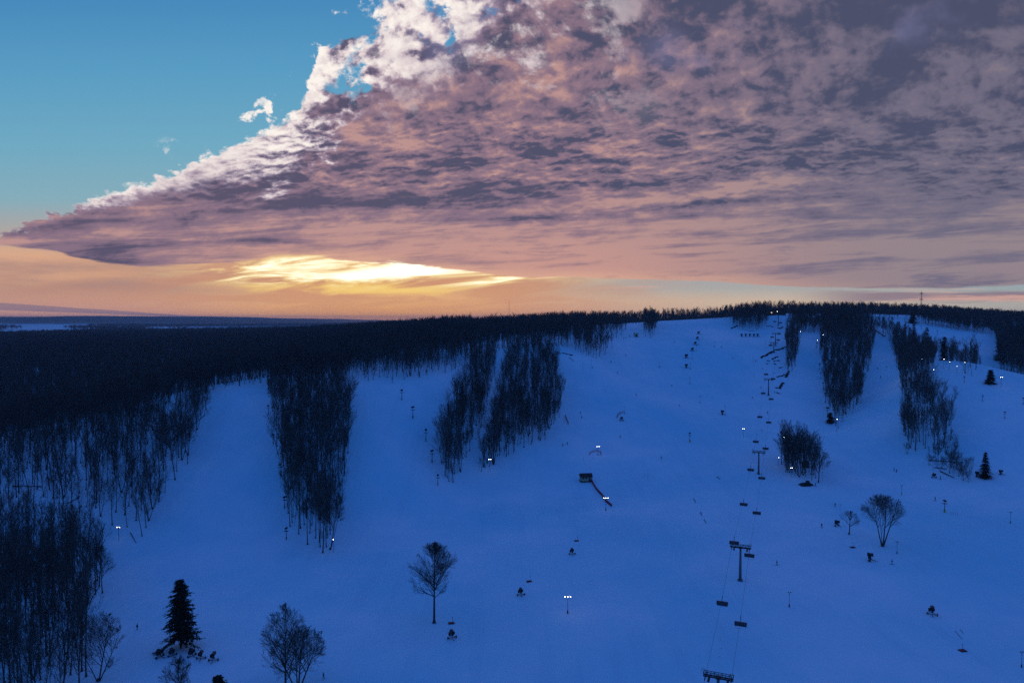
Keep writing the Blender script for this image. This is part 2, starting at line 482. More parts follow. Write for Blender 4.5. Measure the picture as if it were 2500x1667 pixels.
    B3 = noise(nt, comb(nt, U * .75, (V + U * .05) * 9.0, 15.0), 3.9, 7, .62, .5)  # drawn-out streaks low down
    A3b = noise(nt, comb(nt, U, V * 1.3, 41.0), 11.0, 5, .6, .2)
    A1s = noise(nt, comb(nt, U - .012, V - .018, 0.0), 5.5, 9, .63, .35)
    relA = A1s - A1
    wu = (A2 - .5) * .07; wv = (A3b - .5) * .06
    PU = U + wu; PV = V + wv
    lowq = V.step(.25, .6) * .55 + 1.0
    PB = comb(nt, PU, (PV + U * .14) * 1.45 * lowq, 2.0); PBs = comb(nt, PU - .006, (PV + .013 + U * .14) * 1.45 * lowq, 2.0)
    P1 = voro(nt, PB, 10.5, 3, .6); P2 = voro(nt, PBs, 10.5, 3, .6)
    PL = voro(nt, comb(nt, U + wu * 1.3 + V * .35, (V + wv * 1.3) * 1.25, 6.0), 6.2, 3, .55)
    PLs = voro(nt, comb(nt, U + wu * 1.3 - .010 + V * .35 + .018 * .35, (V + wv * 1.3 + .018) * 1.25, 6.0), 6.2, 2, .5)
    relL = PL - PLs
    relB = (P1 - P2) * 1.2
    A3 = noise(nt, comb(nt, U + V * .4, V * 2.0 - U * .5, 25.0), 24.0, 5, .6, .2)
    up = U.curve([(-.6, .70), (-.1, .60), (.0, .583), (.06, .560), (.15, .522), (.25, .496), (.33, .470), (.42, .432), (.52, .392), (.62, .350), (.69, .320), (.73, .275), (.77, .205), (.81, .13), (.87, .06), (.95, -.03), (1.06, -.12), (1.3, -.3), (3.0, -1.4)], -.6, 3.0, -1.5, 1.0)
    lo = U.curve([(-.6, .56), (-.05, .592), (.03, .604), (.12, .612), (.2, .632), (.32, .6485), (.5, .646), (.7, .634), (.9, .642), (1.1, .660), (1.3, .681), (1.45, .681), (1.7, .688), (2.0, .703), (2.3, .704), (2.5, .697), (3.0, .69)], -.6, 3.0, 0.4, 1.0)
    rag = U.lin(.0, .85, .28, 1.0)
    e = V - up + .01 + (A1 - .5) * (rag * .16 + U.step(.68, .9) * .26) + (P1 - .66) * (rag * .07 + U.step(.6, .9) * .04) + (PL - .66) * U.step(.6, .9) * .22 + (A2 - .5) * rag * .12 + (A3 - .5) * V.step(.28, .42) * .075        # depth inside the upper edge
    n_l = noise(nt, comb(nt, U * 3, V * 30, 7.0), 1.5, 5, .6)
    el = lo - V + (n_l - .5) * .020 - (U.step(.45, .75) * U.step(1.25, .95)) * (sn - .45) * .05
    topz = U.step(1.62, 1.25) * U.step(.7, .85) * V.step(.36, .16)
    dens = A1 * .38 + A2 * .22 + PL * .30 - topz * .14 + e.lin(0, .62, -.02, .20)
    hole = dens.step(.365, .42).mx(1.0 - topz.step(0, .4))
    stray = (A1 * .5 + A2 * .6).step(.60, .65) * e.step(-.085, -.035) * V.step(.60, .45) * U.step(.35, .5)
    body = e.step(-.004, .014) * hole
    mask = (body.mx(stray) * el.step(-.002, .004))
    lil0 = noise(nt, comb(nt, U * .9, V * 1.6 + U * .2, 31.0), 2.2, 4, .5, .4)
    lowz = V.step(.40, .60); hiz = V.step(.34, .16)
    tone = B1 * (1.0 - hiz * .75) + B2 * hiz * .75
    calm = 1.0 - U.step(1.5, 2.3) * .45 - V.step(.2, .02) * U.step(1.1, 1.5) * .25
    tone = (tone - .5) * calm * 1.9 + (.64 - P1) * calm * (1.0 - lowz * .7) * .95 + .42 + (lil0 - .5) * .9 + (A2 - .5) * .5 * (1.0 - lowz * .7) + relL * 2.6 * hiz * calm + (relB * (1.0 - hiz * .5) * 2.0 * (1.0 - lowz * .6) + relA * 1.6 * hiz) * calm
    tone = tone * (1.0 - lowz * .62) + ((B3 - .5) * 3.0 + .50) * lowz * .62
    tone = tone + V.step(.44, .64) * U.step(.35, 1.0) * .24 + V.step(.40, .58) * U.step(1.6, 2.3) * .12 + U.step(.5, 1.1) * U.step(2.0, 1.4) * V.step(.12, .34) * .06 - U.step(.85, .2) * V.step(.60, .47) * .10 - V.step(.16, .0) * U.step(1.3, 1.8) * .12
    ls = ((V - .747 + U * .156 + (A2 - .5) * .03) / .020); lsm = ((ls * ls) * -1).exp() * U.step(.85, 1.2) * U.step(2.2, 1.7)
    ds = ((V - .668 + U * .100 + (A2 - .5) * .035) / .013); dsm = ((ds * ds) * -1).exp() * U.step(1.05, 1.3) * U.step(2.0, 1.65)
    ds2 = ((V - .562 + U * .075 + (A2 - .5) * .03) / .022); dsm2 = ((ds2 * ds2) * -1).exp() * U.step(.55, .8) * U.step(1.75, 1.4)
    tone = tone + lsm * .40 - dsm * .55 - dsm2 * .24
    rgt = U.step(1.25, 2.3)
    dark = mixc(nt, U.step(.3, 1.9), s2l(92, 85, 109), s2l(76, 80, 106))
    mid = mixc(nt, rgt, s2l(138, 114, 132), s2l(116, 110, 130))
    pink = mixc(nt, rgt, s2l(190, 148, 144), s2l(150, 134, 140))
    cc = mixc(nt, tone.step(.16, .50), dark, mid)
    cc = mixc(nt, tone.step(.46, .86), cc, pink)
    warm = V.step(.54, .67) * U.step(.15, .8) * U.step(2.1, 1.2)
    cc = mixc(nt, warm * .42 * tone.step(.1, .8), cc, s2l(226, 164, 138))
    lil = noise(nt, comb(nt, U, V, 21.0), 2.4, 5, .55, .3)
    cc = mixc(nt, lil.step(.52, .70) * V.step(.42, .08) * .6, cc, s2l(124, 124, 164))
    # sunlit rims and puffs near the ragged edge
    wdep = U.curve([(-.6, .012), (0, .016), (.3, .034), (.5, .072), (.7, .15), (.8, .22), (.9, .27), (1.0, .38), (1.2, .46), (1.5, .45), (3, .3)], -.6, 3.0, 0, 1)
    rim = (e / wdep) * -1 + .78 + U.step(.10, .30) * U.step(.85, .72) * .40 + U.step(.68, .85) * U.step(1.5, 1.1) * V.step(.40, .22) * .45 + (A1 - .5) * (U.step(.7, 1.0) * 3.6 + 1.6) + (A2 - .5) * 2.2 + relA * 6.0 * U.step(.5, .9) + relB * 4.0 * U.step(.3, .8) * U.step(1.1, .8) + relL * 7.0 * U.step(.6, .9)
    fade = V.step(.62, .50) * e.step(.42, .22)
    cc = mixc(nt, rim.step(-.1, .8) * fade * .7, cc, s2l(168, 152, 176))
    cc = mixc(nt, rim.step(.25, .95) * fade, cc, s2l(222, 206, 208))
    cc = mixc(nt, rim.step(.55, 1.45) * fade, cc, s2l(255, 246, 238))
    spots = (A1 * .55 + B2 * .35 + A2 * .2).step(.575, .66) * U.step(.85, 1.05) * U.step(1.70, 1.30) * V.step(.36, .12)
    cc = mixc(nt, spots * .95, cc, s2l(232, 218, 220))
    bot = el.step(.030, .0) * U.step(.35, .8) * U.step(2.4, 1.5)
    cc = mixc(nt, bot * .35, cc, s2l(246, 190, 150))
    sky2 = mixc(nt, mask, sky, cc)
    # ---- the rest of the sky: deep blue of dusk overhead and behind
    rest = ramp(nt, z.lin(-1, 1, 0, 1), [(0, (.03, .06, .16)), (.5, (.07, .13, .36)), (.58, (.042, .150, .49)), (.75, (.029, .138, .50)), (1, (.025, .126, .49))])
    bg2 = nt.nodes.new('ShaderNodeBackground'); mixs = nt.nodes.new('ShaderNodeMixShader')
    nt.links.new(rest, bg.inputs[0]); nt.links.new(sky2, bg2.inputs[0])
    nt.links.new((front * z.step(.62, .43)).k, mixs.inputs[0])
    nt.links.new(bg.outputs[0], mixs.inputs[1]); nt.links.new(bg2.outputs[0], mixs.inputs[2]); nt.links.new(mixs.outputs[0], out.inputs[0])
    w.cycles.sampling_method = 'MANUAL'; w.cycles.sample_map_resolution = 512
build_world()
sun_d = bpy.data.lights.new('sun', 'SUN'); sun = bpy.data.objects.new('sun', sun_d); COL.objects.link(sun)
sun_d.energy = 0.12; sun_d.angle = math.radians(4); sun_d.color = (1, .62, .34)
_sd = Vector(ray(880, 680)); sun.rotation_euler = _sd.to_track_quat('Z', 'Y').to_euler()
# ------------------------------------------------------------------ ground sheet
def axis(fine0, fine1, step, lo, hi, grow=1.06):
    a = list(np.arange(fine0, fine1 + step, step)); s = step
    while a[-1] < hi: s *= grow; a.append(a[-1] + s)
    s = step; b = [fine0]
    while b[-1] > lo: s *= grow; b.append(b[-1] - s)
    return np.array(b[:0:-1] + a)
gx = axis(-560, 760, 3.5, -14000, 14000, 1.05); gy = axis(150, 1010, 3.5, -2500, 16000, 1.045)
GX, GY = np.meshgrid(gx, gy)
GZ = height(GX, GY)
nx, ny = len(gx), len(gy)
V = np.stack([GX.ravel(), GY.ravel(), GZ.ravel()], 1)
ii = np.arange(nx * ny).reshape(ny, nx)
F = np.stack([ii[:-1, :-1].ravel(), ii[:-1, 1:].ravel(), ii[1:, 1:].ravel(), ii[1:, :-1].ravel()], 1)
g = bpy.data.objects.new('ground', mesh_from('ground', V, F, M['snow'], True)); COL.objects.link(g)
tag(g, kind='structure')
print('ground', nx, ny)
# ------------------------------------------------------------------ trees
def tubes(segs, n):
    """segs: rows of p0(3) p1(3) r0 r1 -> vertices and quads of tapered prisms"""
    S = np.asarray(segs, float)
    if len(S) == 0: return np.zeros((0, 3)), np.zeros((0, 4), int)
    a, b, r0, r1 = S[:, :3], S[:, 3:6], S[:, 6], S[:, 7]
    d = b - a; d /= np.linalg.norm(d, axis=1)[:, None] + 1e-9
    up = np.where(np.abs(d[:, 2:3]) < .9, np.array([[0, 0, 1.]]), np.array([[1., 0, 0]]))
    u = np.cross(d, up); u /= np.linalg.norm(u, axis=1)[:, None] + 1e-9; w = np.cross(d, u)
    t = np.arange(n) * 2 * PI / n
    ring = u[:, None, :] * np.cos(t)[None, :, None] + w[:, None, :] * np.sin(t)[None, :, None]
    V = np.concatenate([a[:, None] + ring * r0[:, None, None], b[:, None] + ring * r1[:, None, None]], 1)
    base = np.arange(len(S))[:, None] * 2 * n; k = np.arange(n)[None]
    Fq = np.stack([base + k, base + (k + 1) % n, base + n + (k + 1) % n, base + n + k], 2).reshape(-1, 4)
    return V.reshape(-1, 3), Fq

def join(parts):
    V = []; F = []; o = 0
    for v, f in parts:
        V.append(v); F.append(f + o); o += len(v)
    return np.concatenate(V), np.concatenate(F)

def rot_about(d, axis, ang):
    return d * math.cos(ang) + np.cross(axis, d) * math.sin(ang) + axis * np.dot(axis, d) * (1 - math.cos(ang))

def grow_tree(seed, H=26.0, r=.26, cnt=(24, 6, 5, 3), start=(.45, .2, .15, .1), ang=((28, 55), (30, 60), (30, 60), (25, 55)),
              ratio=(.30, .45, .5, .55), profile=None, lean=.03, twig=.022, wig=.08, rise=.12, forks=None, env=None):
    R = random.Random(seed)
    levels = [[] for _ in range(6)]
    def perp(d):
        a = np.array([R.gauss(0, 1) for _ in range(3)]); a -= d * np.dot(a, d); return a / (np.linalg.norm(a) + 1e-9)
    def reach(q, dv):
        # how far a shoot can run before it leaves the crown's outline (cz, rz, rx as shares of the height)
        c = np.array([0, 0, env[0] * H]); s = np.array([env[2] * H, env[2] * H, env[1] * H]); o = (q - c) / s; v = dv / s
        A = v @ v; B = o @ v; C = o @ o - 1; disc = B * B - A * C
        return max(.04 * H, (-B + math.sqrt(disc)) / A) if disc > 0 else .06 * H
    def branch(p, d, L, rad, lev):
        ns = (9, 5, 3, 2, 1)[lev]; pts = [p]; dirs = []; rs = [rad]
        for i in range(ns):
            d = d + perp(d) * R.gauss(0, wig * (.35 if lev == 0 else 1)) + np.array([0, 0, rise if lev > 0 else .02])
            d = d / np.linalg.norm(d); p = p + d * L / ns
            rr = max(twig if lev > 1 else twig * 1.3, rad * (1 - .86 * (i + 1) / ns)) if lev else max(twig * 1.6, rad * (1 - .93 * ((i + 1) / ns) ** .9))
            pts.append(p); dirs.append(d); rs.append(rr)
            levels[lev].append((*pts[-2], *pts[-1], rs[-2], rs[-1]))
        if lev >= len(cnt): return
        n = cnt[lev]
        for c in range(n):
            t = start[lev] + (1 - start[lev]) * ((c + R.random()) / n)
            t = min(t, .985); i = min(int(t * ns), ns - 1); f = t * ns - i
            q = pts[i] + (pts[i + 1] - pts[i]) * f; dd = dirs[i]
            a = math.radians(R.uniform(*ang[lev]))
            if env and lev == 0 and ang[0][1] > 62: a = math.radians(ang[0][1] + (ang[0][0] - ang[0][1]) * ((t - start[0]) / (1 - start[0])) ** .7 + R.uniform(-10, 10))
            ax = perp(dd); nd = rot_about(dd, ax, a)
            if lev == 0:
                prof = profile((t - start[0]) / (1 - start[0])) if profile else 1.0 - .45 * abs((t - start[0]) / (1 - start[0]) - .35)
                Lc = H * ratio[0] * prof * R.uniform(.75, 1.15)
            else:
                Lc = L * ratio[lev] * (1.15 - .55 * t) * R.uniform(.7, 1.25)
            if env:
                rc = reach(q, nd + np.array([0, 0, .15])); Lc = rc * R.uniform(.82, 1.03) if lev == 0 else min(Lc * 1.25, rc * R.uniform(.9, 1.12))
            branch(q, nd, Lc, min((rs[i] * (1 - f) + rs[i + 1] * f) * .62, Lc * .016 + twig), lev + 1)
    if forks:
        for (a, az, Lf, rf) in forks:
            a = math.radians(a); az = math.radians(az)
            d0 = np.array([math.sin(a) * math.cos(az), math.sin(a) * math.sin(az), math.cos(a)])
            branch(np.array([math.cos(az) * r * .5, math.sin(az) * r * .5, -.6]), d0, H * Lf, r * rf, 0)
    else:
        branch(np.array([0, 0, -.8]), np.array([R.gauss(0, lean), R.gauss(0, lean), 1.0]), H + .8, r, 0)
    trunk = tubes(levels[0], 8)
    # root flare
    fl = [(0, 0, -1.0, 0, 0, .9, r * 2.1, r * 1.02)] if not forks else [(0, 0, -1.0, 0, 0, .8, r * 2.2, r * 1.5)]
    trunk = join([trunk, tubes(fl, 8)])
    crown = [tubes(levels[1], 5), tubes(levels[2], 3)] + [tubes(levels[k], 3) for k in (3, 4) if levels[k]]
    return trunk, join([c for c in crown if len(c[0])])

def conifer(seed, H, R0, whorls=26, per=9, droop=.35, rag=.3, size=.42, start=.06, narrow=1.0, dens=1.0):
    R = random.Random(seed)
    trunk = tubes([(0, 0, -.8, 0, 0, H * .5, H * .014 + .05, H * .009 + .03), (0, 0, H * .5, 0, 0, H, H * .009 + .03, .02)], 7)
    Vs = []; seg = []
    for i in range(whorls):
        t = start + (1 - start) * (i + R.random() * .6) / whorls
        z = H * t; rad = R0 * ((1 - t) ** narrow) * (1 + .15 * math.sin(i * 1.7)) + .15
        if t < .12: rad *= .6 + t * 3
        for k in range(per):
            a = R.random() * 2 * PI; L = rad * R.uniform(1 - rag, 1 + rag * .6)
            dr = droop * R.uniform(.6, 1.3); ca, sa = math.cos(a), math.sin(a)
            n = max(3, int(L / (size * .42) * dens))
            prev = np.array([0, 0, z])
            tip = np.array([ca * L, sa * L, z - L * dr + L * .12]); seg.append((0, 0, z, *(tip * .97 + prev * .03), .035 + .008 * L, .015))
            for j in range(n):
                s = (j + R.random()) / n * .95 + .08
                c = np.array([ca * L * s, sa * L * s, z - L * dr * s + L * .12 * s * s])
                wdt = size * (1.25 - .6 * s)
                for _ in range(2):
                    ang = a + R.choice((-1, 1)) * R.uniform(.4, 1.2)
                    dv = np.array([math.cos(ang), math.sin(ang), R.uniform(-.55, .05)]) * wdt * R.uniform(.8, 1.5)
                    sd = np.array([-math.sin(ang), math.cos(ang), R.uniform(-.4, .4)]) * wdt * .26
                    o = c + np.array([R.gauss(0, 1), R.gauss(0, 1), R.gauss(0, 1)]) * size * .12
                    Vs.append((o - sd, o + sd, o + dv + sd * .5, o + dv - sd * .5))
    Vn = np.array(Vs).reshape(-1, 3); Fn = np.arange(len(Vn)).reshape(-1, 4)
    br = tubes(seg, 3)
    return trunk, (Vn, Fn), br

prof_round = lambda t: math.sqrt(max(.08, 1 - (2 * t - .75) ** 2 * .6))
FOREST = []            # (trunk mesh, crown mesh, height)
for k in range(9):
    H = (22, 25, 23, 27, 20, 24, 26, 23, 19)[k]
    sp = (.30, .42, .36, .48, .26, .42, .36, .24, .40)[k]
    tr, cr = grow_tree(100 + k, H=H, r=.20 + .02 * (k % 4), cnt=(18, 5, 4, 3), start=(sp, .15, .15, .1), ang=((14, 40), (14, 38), (18, 42), (18, 45)),
                       ratio=(.30 + .03 * (k % 3), .42, .42, .5), twig=.022, lean=.03, wig=.09)
    FOREST.append((mesh_from('trunk', *tr, M['bark'], True), mesh_from('crown', *cr, M['twig']), H))
# wide, many-stemmed edge trees
for k in range(3):
    tr, cr = grow_tree(140 + k, H=22, r=.26, cnt=(13, 7, 4, 3), start=(.30, .15, .15, .1), ang=((16, 50), (18, 42), (18, 45), (18, 45)), ratio=(.38, .44, .45, .5), twig=.024,
                       forks=[(6, 20 + 90 * k, 1.0, 1.0), (16, 150 + 60 * k, .85, .8), (20, 260 + 40 * k, .8, .7)][:2 + k % 2])
    FOREST.append((mesh_from('trunk', *tr, M['bark'], True), mesh_from('crown', *cr, M['twig']), 22))
LOD = []
for k in range(6):
    tr, cr = grow_tree(200 + k, H=25, r=.24, cnt=(20, 6, 4), start=(.26 + .05 * (k % 3), .2, .15), ang=((18, 48), (18, 45), (20, 50)), ratio=(.30, .45, .5), twig=.042, lean=.03)
    Vj, Fj = join([tr, cr]); me = mesh_from('far_tree', Vj, Fj, M['twig']); LOD.append(me)
LOD3 = []
for k in range(4):
    tr, cr = grow_tree(230 + k, H=24, r=.26, cnt=(16, 7), start=(.25, .2), ang=((25, 60), (25, 70)), ratio=(.34, .6), twig=.13, lean=.03)
    Vj, Fj = join([tr, cr]); LOD3.append(mesh_from('farther_tree', Vj, Fj, M['twig']))
print('tree faces', [len(c.polygons) for _, c, _ in FOREST], [len(m.polygons) for m in LOD], [len(m.polygons) for m in LOD3])

CON = []
for k in range(4):
    tr, nd, br = conifer(300 + k, 17 + 3 * (k % 2), 3.6, whorls=24, per=8, droop=.25, rag=.3, size=.62)
    CON.append((mesh_from('trunk', *tr, M['bark'], True), mesh_from('needles', *nd, M['needle']), mesh_from('branches', *br, M['bark'])))

def put_tree(kind, loc, rz, scale, name, label, cat, group=None, tilt=(0, 0), sxy=None):
    o = thing(name, label, cat, loc, rz, group)
    o.scale = (sxy or scale, sxy or scale, scale); o.rotation_euler = (tilt[0], tilt[1], rz)
    if kind[0] == 'F':
        t, c, _ = FOREST[int(kind[1:])]
        add_part('trunk', t, o); add_part('crown', c, o)
    else:
        t, n_, b = CON[int(kind[1:])]
        add_part('trunk', t, o); add_part('crown', n_, o); add_part('branches', b, o)
    return o

# ---- where trees stand -------------------------------------------------
def inpoly(px, py, poly):
    P = np.array(poly, float); n = len(P); ins = np.zeros(px.shape, bool); j = n - 1
    for i in range(n):
        xi, yi = P[i]; xj, yj = P[j]
        c = ((yi > py) != (yj > py)) & (px < (xj - xi) * (py - yi) / (yj - yi + 1e-9) + xi)
        ins ^= c; j = i
    return ins

def crestD(px):
    c = np.array(CREST); return np.interp(px, c[:, 0], c[:, 2])

ISL = {
 'between_pistes': ('stand between the two left pistes', [(652, 930), (668, 1050), (690, 1180), (700, 1280), (750, 1325), (785, 1350), (812, 1332), (835, 1230), (852, 1120), (856, 1050), (845, 985), (828, 930)], 5.0, .94),
 'west_slope': ('open wood on the slope left of the first piste', [(528, 945), (500, 1045), (450, 1150), (395, 1240), (340, 1322), (300, 1300), (230, 1270), (130, 1250), (0, 1240), (-140, 1240), (-140, 1060), (0, 1070), (200, 1040), (430, 975)], 6.2, .88),
 'near_corner': ('tall wood filling the lower left corner', [(-140, 1290), (60, 1300), (140, 1350), (215, 1330), (255, 1440), (215, 1500), (215, 1560), (225, 1640), (225, 1790), (-140, 1790)], 5.7, .92),
 'narrow_slanting': ('slanting stand right of the second piste', [(1070, 1150), (1076, 1085), (1100, 1015), (1140, 945), (1160, 900), (1215, 875), (1205, 935), (1178, 1040), (1145, 1118), (1120, 1172), (1100, 1187)], 4.6, .96),
 'broad_middle': ('broad stand in the middle of the picture', [(1205, 1135), (1250, 1114), (1300, 1092), (1340, 1066), (1366, 1030), (1372, 975), (1362, 915), (1345, 862), (1250, 868), (1235, 900), (1222, 960), (1205, 1040), (1190, 1100)], 4.9, .96),
 'upper_tuft': ('small tuft of wood high on the main run', [(1566, 792), (1570, 822), (1582, 838), (1600, 818), (1608, 788)], 6.0, 1),
 'lift_side': ('strip of wood between lift and steep piste', [(1932, 780), (1918, 840), (1917, 915), (1930, 928), (1944, 890), (1952, 850), (1958, 815), (1962, 780)], 5.2, .97),
 'big_tongue': ('big dark tongue of wood between the right pistes', [(2000, 785), (2002, 870), (2012, 930), (2020, 1000), (2038, 1044), (2050, 1052), (2080, 1000), (2102, 985), (2124, 900), (2134, 840), (2128, 790), (2090, 778), (2030, 778)], 5.5, .95),
 'long_strip': ('long strip of wood right of the narrow chute', [(2123, 806), (2171, 838), (2182, 872), (2196, 915), (2198, 975), (2205, 1067), (2219, 1102), (2250, 1108), (2285, 1112), (2318, 1110), (2332, 1085), (2322, 1045), (2292, 1003), (2275, 955), (2280, 907), (2280, 878), (2300, 888), (2345, 908), (2342, 890), (2300, 872), (2255, 855), (2215, 830), (2160, 808)], 5.8, .9),
 'behind_ridge': ('small stand behind the right ridge', [(2345, 912), (2352, 880), (2380, 872), (2395, 900), (2388, 925)], 7.5, .6),
 'island_by_lift': ('small stand below the lift towers', [(1906, 1128), (1915, 1154), (1950, 1164), (1998, 1178), (2001, 1165), (1985, 1142), (1950, 1126), (1925, 1116)], 4.0, .92),
 'foot_scrub': ('scrub at the foot of the long strip of wood', [(2245, 1108), (2325, 1088), (2350, 1120), (2378, 1178), (2330, 1168), (2280, 1132)], 4.6, .75),
 'lower_left_scrap': ('few thin trees by the lit lamp', [(1168, 1160), (1176, 1140), (1200, 1115), (1212, 1125), (1190, 1150)], 3.8, .7),
}
cand = []        # x, y, zone, prob
def jgrid(x0, x1, y0, y1, s):
    xs, ys = np.meshgrid(np.arange(x0, x1, s), np.arange(y0, y1, s))
    n = xs.size
    return xs.ravel() + rng.uniform(-.48, .48, n) * s, ys.ravel() + rng.uniform(-.48, .48, n) * s

def visible_frame(px, py, D, up=30):
    return (px > -90 - 12000 / D) & (px < 2590 + 12000 / D) & (py - up * FPX / D < 1700) & (D > 20)

ZONE = []; TX = []; TY = []; TZ = []
for zi, (zn, (desc, poly, s, pr)) in enumerate(ISL.items()):
    P = np.array(poly); d = [ground(max(-140, a), min(b, 1700) if b < 1700 else b) for a, b in poly]
    xs0 = min(v.x for v in d) - 10; xs1 = max(v.x for v in d) + 10; ys0 = min(v.y for v in d) - 14; ys1 = max(v.y for v in d) + 20
    x, y = jgrid(xs0, xs1, ys0, ys1, s); z = height(x, y)
    px, py, D = project(np.stack([x, y, z], 1))
    ok = inpoly(px, py, poly) & (rng.random(len(x)) < pr)
    if zn in ('between_pistes', 'west_slope', 'narrow_slanting', 'broad_middle'):
        ok &= y < crestD(px) + 14
    if zn == 'long_strip': ok &= ~((px > 2284) & (py < 960) & (rng.random(len(x)) < .6))
    TX += list(x[ok]); TY += list(y[ok]); TZ += list(z[ok]); ZONE += [zi] * int(ok.sum())
    print(zn, int(ok.sum()), round(ys0), round(ys1))

# the wood behind the crests
EDGE = [(-400, 380), (0, 402), (60, 407), (200, 424), (430, 458), (530, 478), (650, 488), (850, 494), (960, 505), (1050, 520), (1140, 545), (1200, 590), (1215, 645), (1250, 650), (1330, 655), (1385, 668),
        (1415, 645), (1442, 622), (1480, 665), (1515, 740), (1530, 810), (1548, 862), (1570, 915), (1640, 925), (1700, 930), (1778, 930), (1786, 868), (1800, 852), (1850, 846), (1872, 858), (1886, 880), (1892, 915), (1925, 925),
        (1932, 850), (1944, 808), (2000, 812), (2090, 812), (2100, 925), (2230, 905), (2262, 880), (2300, 868), (2350, 858), (2430, 845), (2442, 700), (2446, 670), (2500, 640), (2900, 600)]
E = np.array(EDGE)
def wood_behind(y0, y1, s, xr=(-1600, 1700)):
    x, y = jgrid(xr[0], xr[1], y0, y1, s)
    px0 = 1250 + FPX * x / y
    k = (px0 > -260) & (px0 < 2760); x, y, px0 = x[k], y[k], px0[k]
    k = (y > np.interp(px0, E[:, 0], E[:, 1]) + rng.uniform(-3, 3, len(x))) & (_vnoise(x, y, 60, 31) + _vnoise(x, y, 22, 32) * .6 > -.44 + .16 * sstep(520, 600, y) * sstep(1000, 850, y) * sstep(-160, -110, x)); x, y = x[k], y[k]
    z = height(x, y); px, py, D = project(np.stack([x, y, z], 1))
    # open snow above the big tongue, and along the lift line to the lodge
    snowy = ((px > 2052) & (px < 2132) & (y > 860) & (y < 930)) | ((px > 1872) & (px < 1950) & (y < 925)) | ((px > 1985) & (px < 2130) & (y > 862) & (y < 925))
    k = ~snowy & visible_frame(px, py, D)
    return x[k], y[k], z[k]
FX = []; 
W2x, W2y = jgrid(240, 380, 845, 960, 6.0)
for (a, b, s) in ((375, 640, 6.6), (640, 960, 7.2), (960, 1500, 9.5), (1500, 2600, 12.0)):
    x, y, z = wood_behind(a, b, s); FX.append(np.stack([x, y, z], 1))
_z = height(W2x, W2y); _p, _q, _D = project(np.stack([W2x, W2y, _z], 1)); _kk = (_p > 1786) & (_p < 1872) & (W2y > np.interp(_p, E[:, 0], E[:, 1]))
FX.append(np.stack([W2x, W2y, _z], 1)[_kk])
x, y, z = wood_behind(806, 900, 6.5, (330, 600)); FX.append(np.stack([x, y, z], 1))
x, y, z = wood_behind(640, 900, 7.5, (480, 800)); FX.append(np.stack([x, y, z], 1)); BEH = np.concatenate(FX)
# far belts of trees on the plain
x, y = jgrid(-3400, 1200, 2600, 6200, 26.0)
keep = (_vnoise(x, y * 2.6, 420, 21) > .30) | (y > 5600); px0 = 1250 + FPX * x / y
keep &= (px0 > -80) & (px0 < 1500); x, y = x[keep], y[keep]; FARB = np.stack([x, y, height(x, y)], 1)
print('behind', len(BEH), 'far belt', len(FARB), 'front', len(TX))

front = np.stack([TX, TY, TZ], 1); ZONE = np.array(ZONE)
# the three hundred that show largest are trees of their own
pxf, pyf, Df = project(front)
inview = (pxf > -20) & (pxf < 2520) & (pyf - 24 * FPX / Df < 1640)
order = np.argsort(Df + np.where(inview, 0, 1e6))
N_OWN = 286
own = order[:N_OWN]; rest_front = np.array(sorted(set(order[N_OWN:].tolist())))
rest_front = rest_front[inview[rest_front] | (Df[rest_front] > 170)]
zone_names = list(ISL)
def zdesc(zi): return ISL[zone_names[zi]][0]
for i in own:
    zi = ZONE[i]; k = int(rng.integers(0, 9)); 
    if rng.random() < .12: k = 9 + int(rng.integers(0, 3))
    sc = rng.uniform(.72, 1.12)
    if zone_names[zi] in ('island_by_lift',): sc *= .8
    if zone_names[zi] == 'lower_left_scrap': sc *= .4
    if zone_names[zi] == 'foot_scrub': sc *= .36
    put_tree('F%d' % k, tuple(front[i]), rng.uniform(0, 6.28), sc, 'bare_tree', 'leafless dark tree in the ' + zdesc(zi), 'tree', 'trees in the ' + zdesc(zi),
             tilt=(rng.normal(0, .03), rng.normal(0, .03)))

# everything else: one woodland, scattered by geometry nodes over its own points
pts = []; rot = []; scl = []; idx = []
def addpts(A, lod, smin, smax, sq=1.0):
    for p in A:
        s = rng.uniform(smin, smax)
        pts.append(tuple(p)); rot.append((rng.normal(0, .03), rng.normal(0, .03), rng.uniform(0, 6.28))); scl.append((s * sq, s * sq, s)); idx.append(lod)
Dr = Df[rest_front]
scr = ZONE[rest_front] == zone_names.index('foot_scrub')
addpts(front[rest_front][(Dr < 500) & ~scr], 0, .72, 1.05); addpts(front[rest_front][(Dr >= 500) & (Dr < 600) & ~scr], 0, .62, .92)
addpts(front[rest_front][(Dr >= 600) & ~scr], 1, .52, .80); addpts(front[rest_front][scr], 0, .22, .45, 1.2)
Db = np.hypot(BEH[:, 0], BEH[:, 1]); pxb, _, _ = project(BEH)
small = sstep(1350, 1560, pxb) * sstep(1785, 1760, pxb) * sstep(700, 850, Db)
for lo_, hi_, lod in ((0, 560, 0), (560, 1150, 1), (1150, 9999, 2)):
    k = (Db >= lo_) & (Db < hi_)
    A = BEH[k]; sm = small[k]
    for p, q in zip(A, sm):
        s = rng.uniform(.52, .95) * (1 - .22 * q) * (.70 if p[1] > 835 and p[0] / p[1] > .315 else .84 if p[1] > 800 and p[0] > -60 else 1.0)
        sq = s * (1.35 if lod == 2 else 1.12 if lod == 1 else 1)
        pts.append(tuple(p)); rot.append((rng.normal(0, .025), rng.normal(0, .025), rng.uniform(0, 6.28))); scl.append((sq, sq, s)); idx.append(lod)
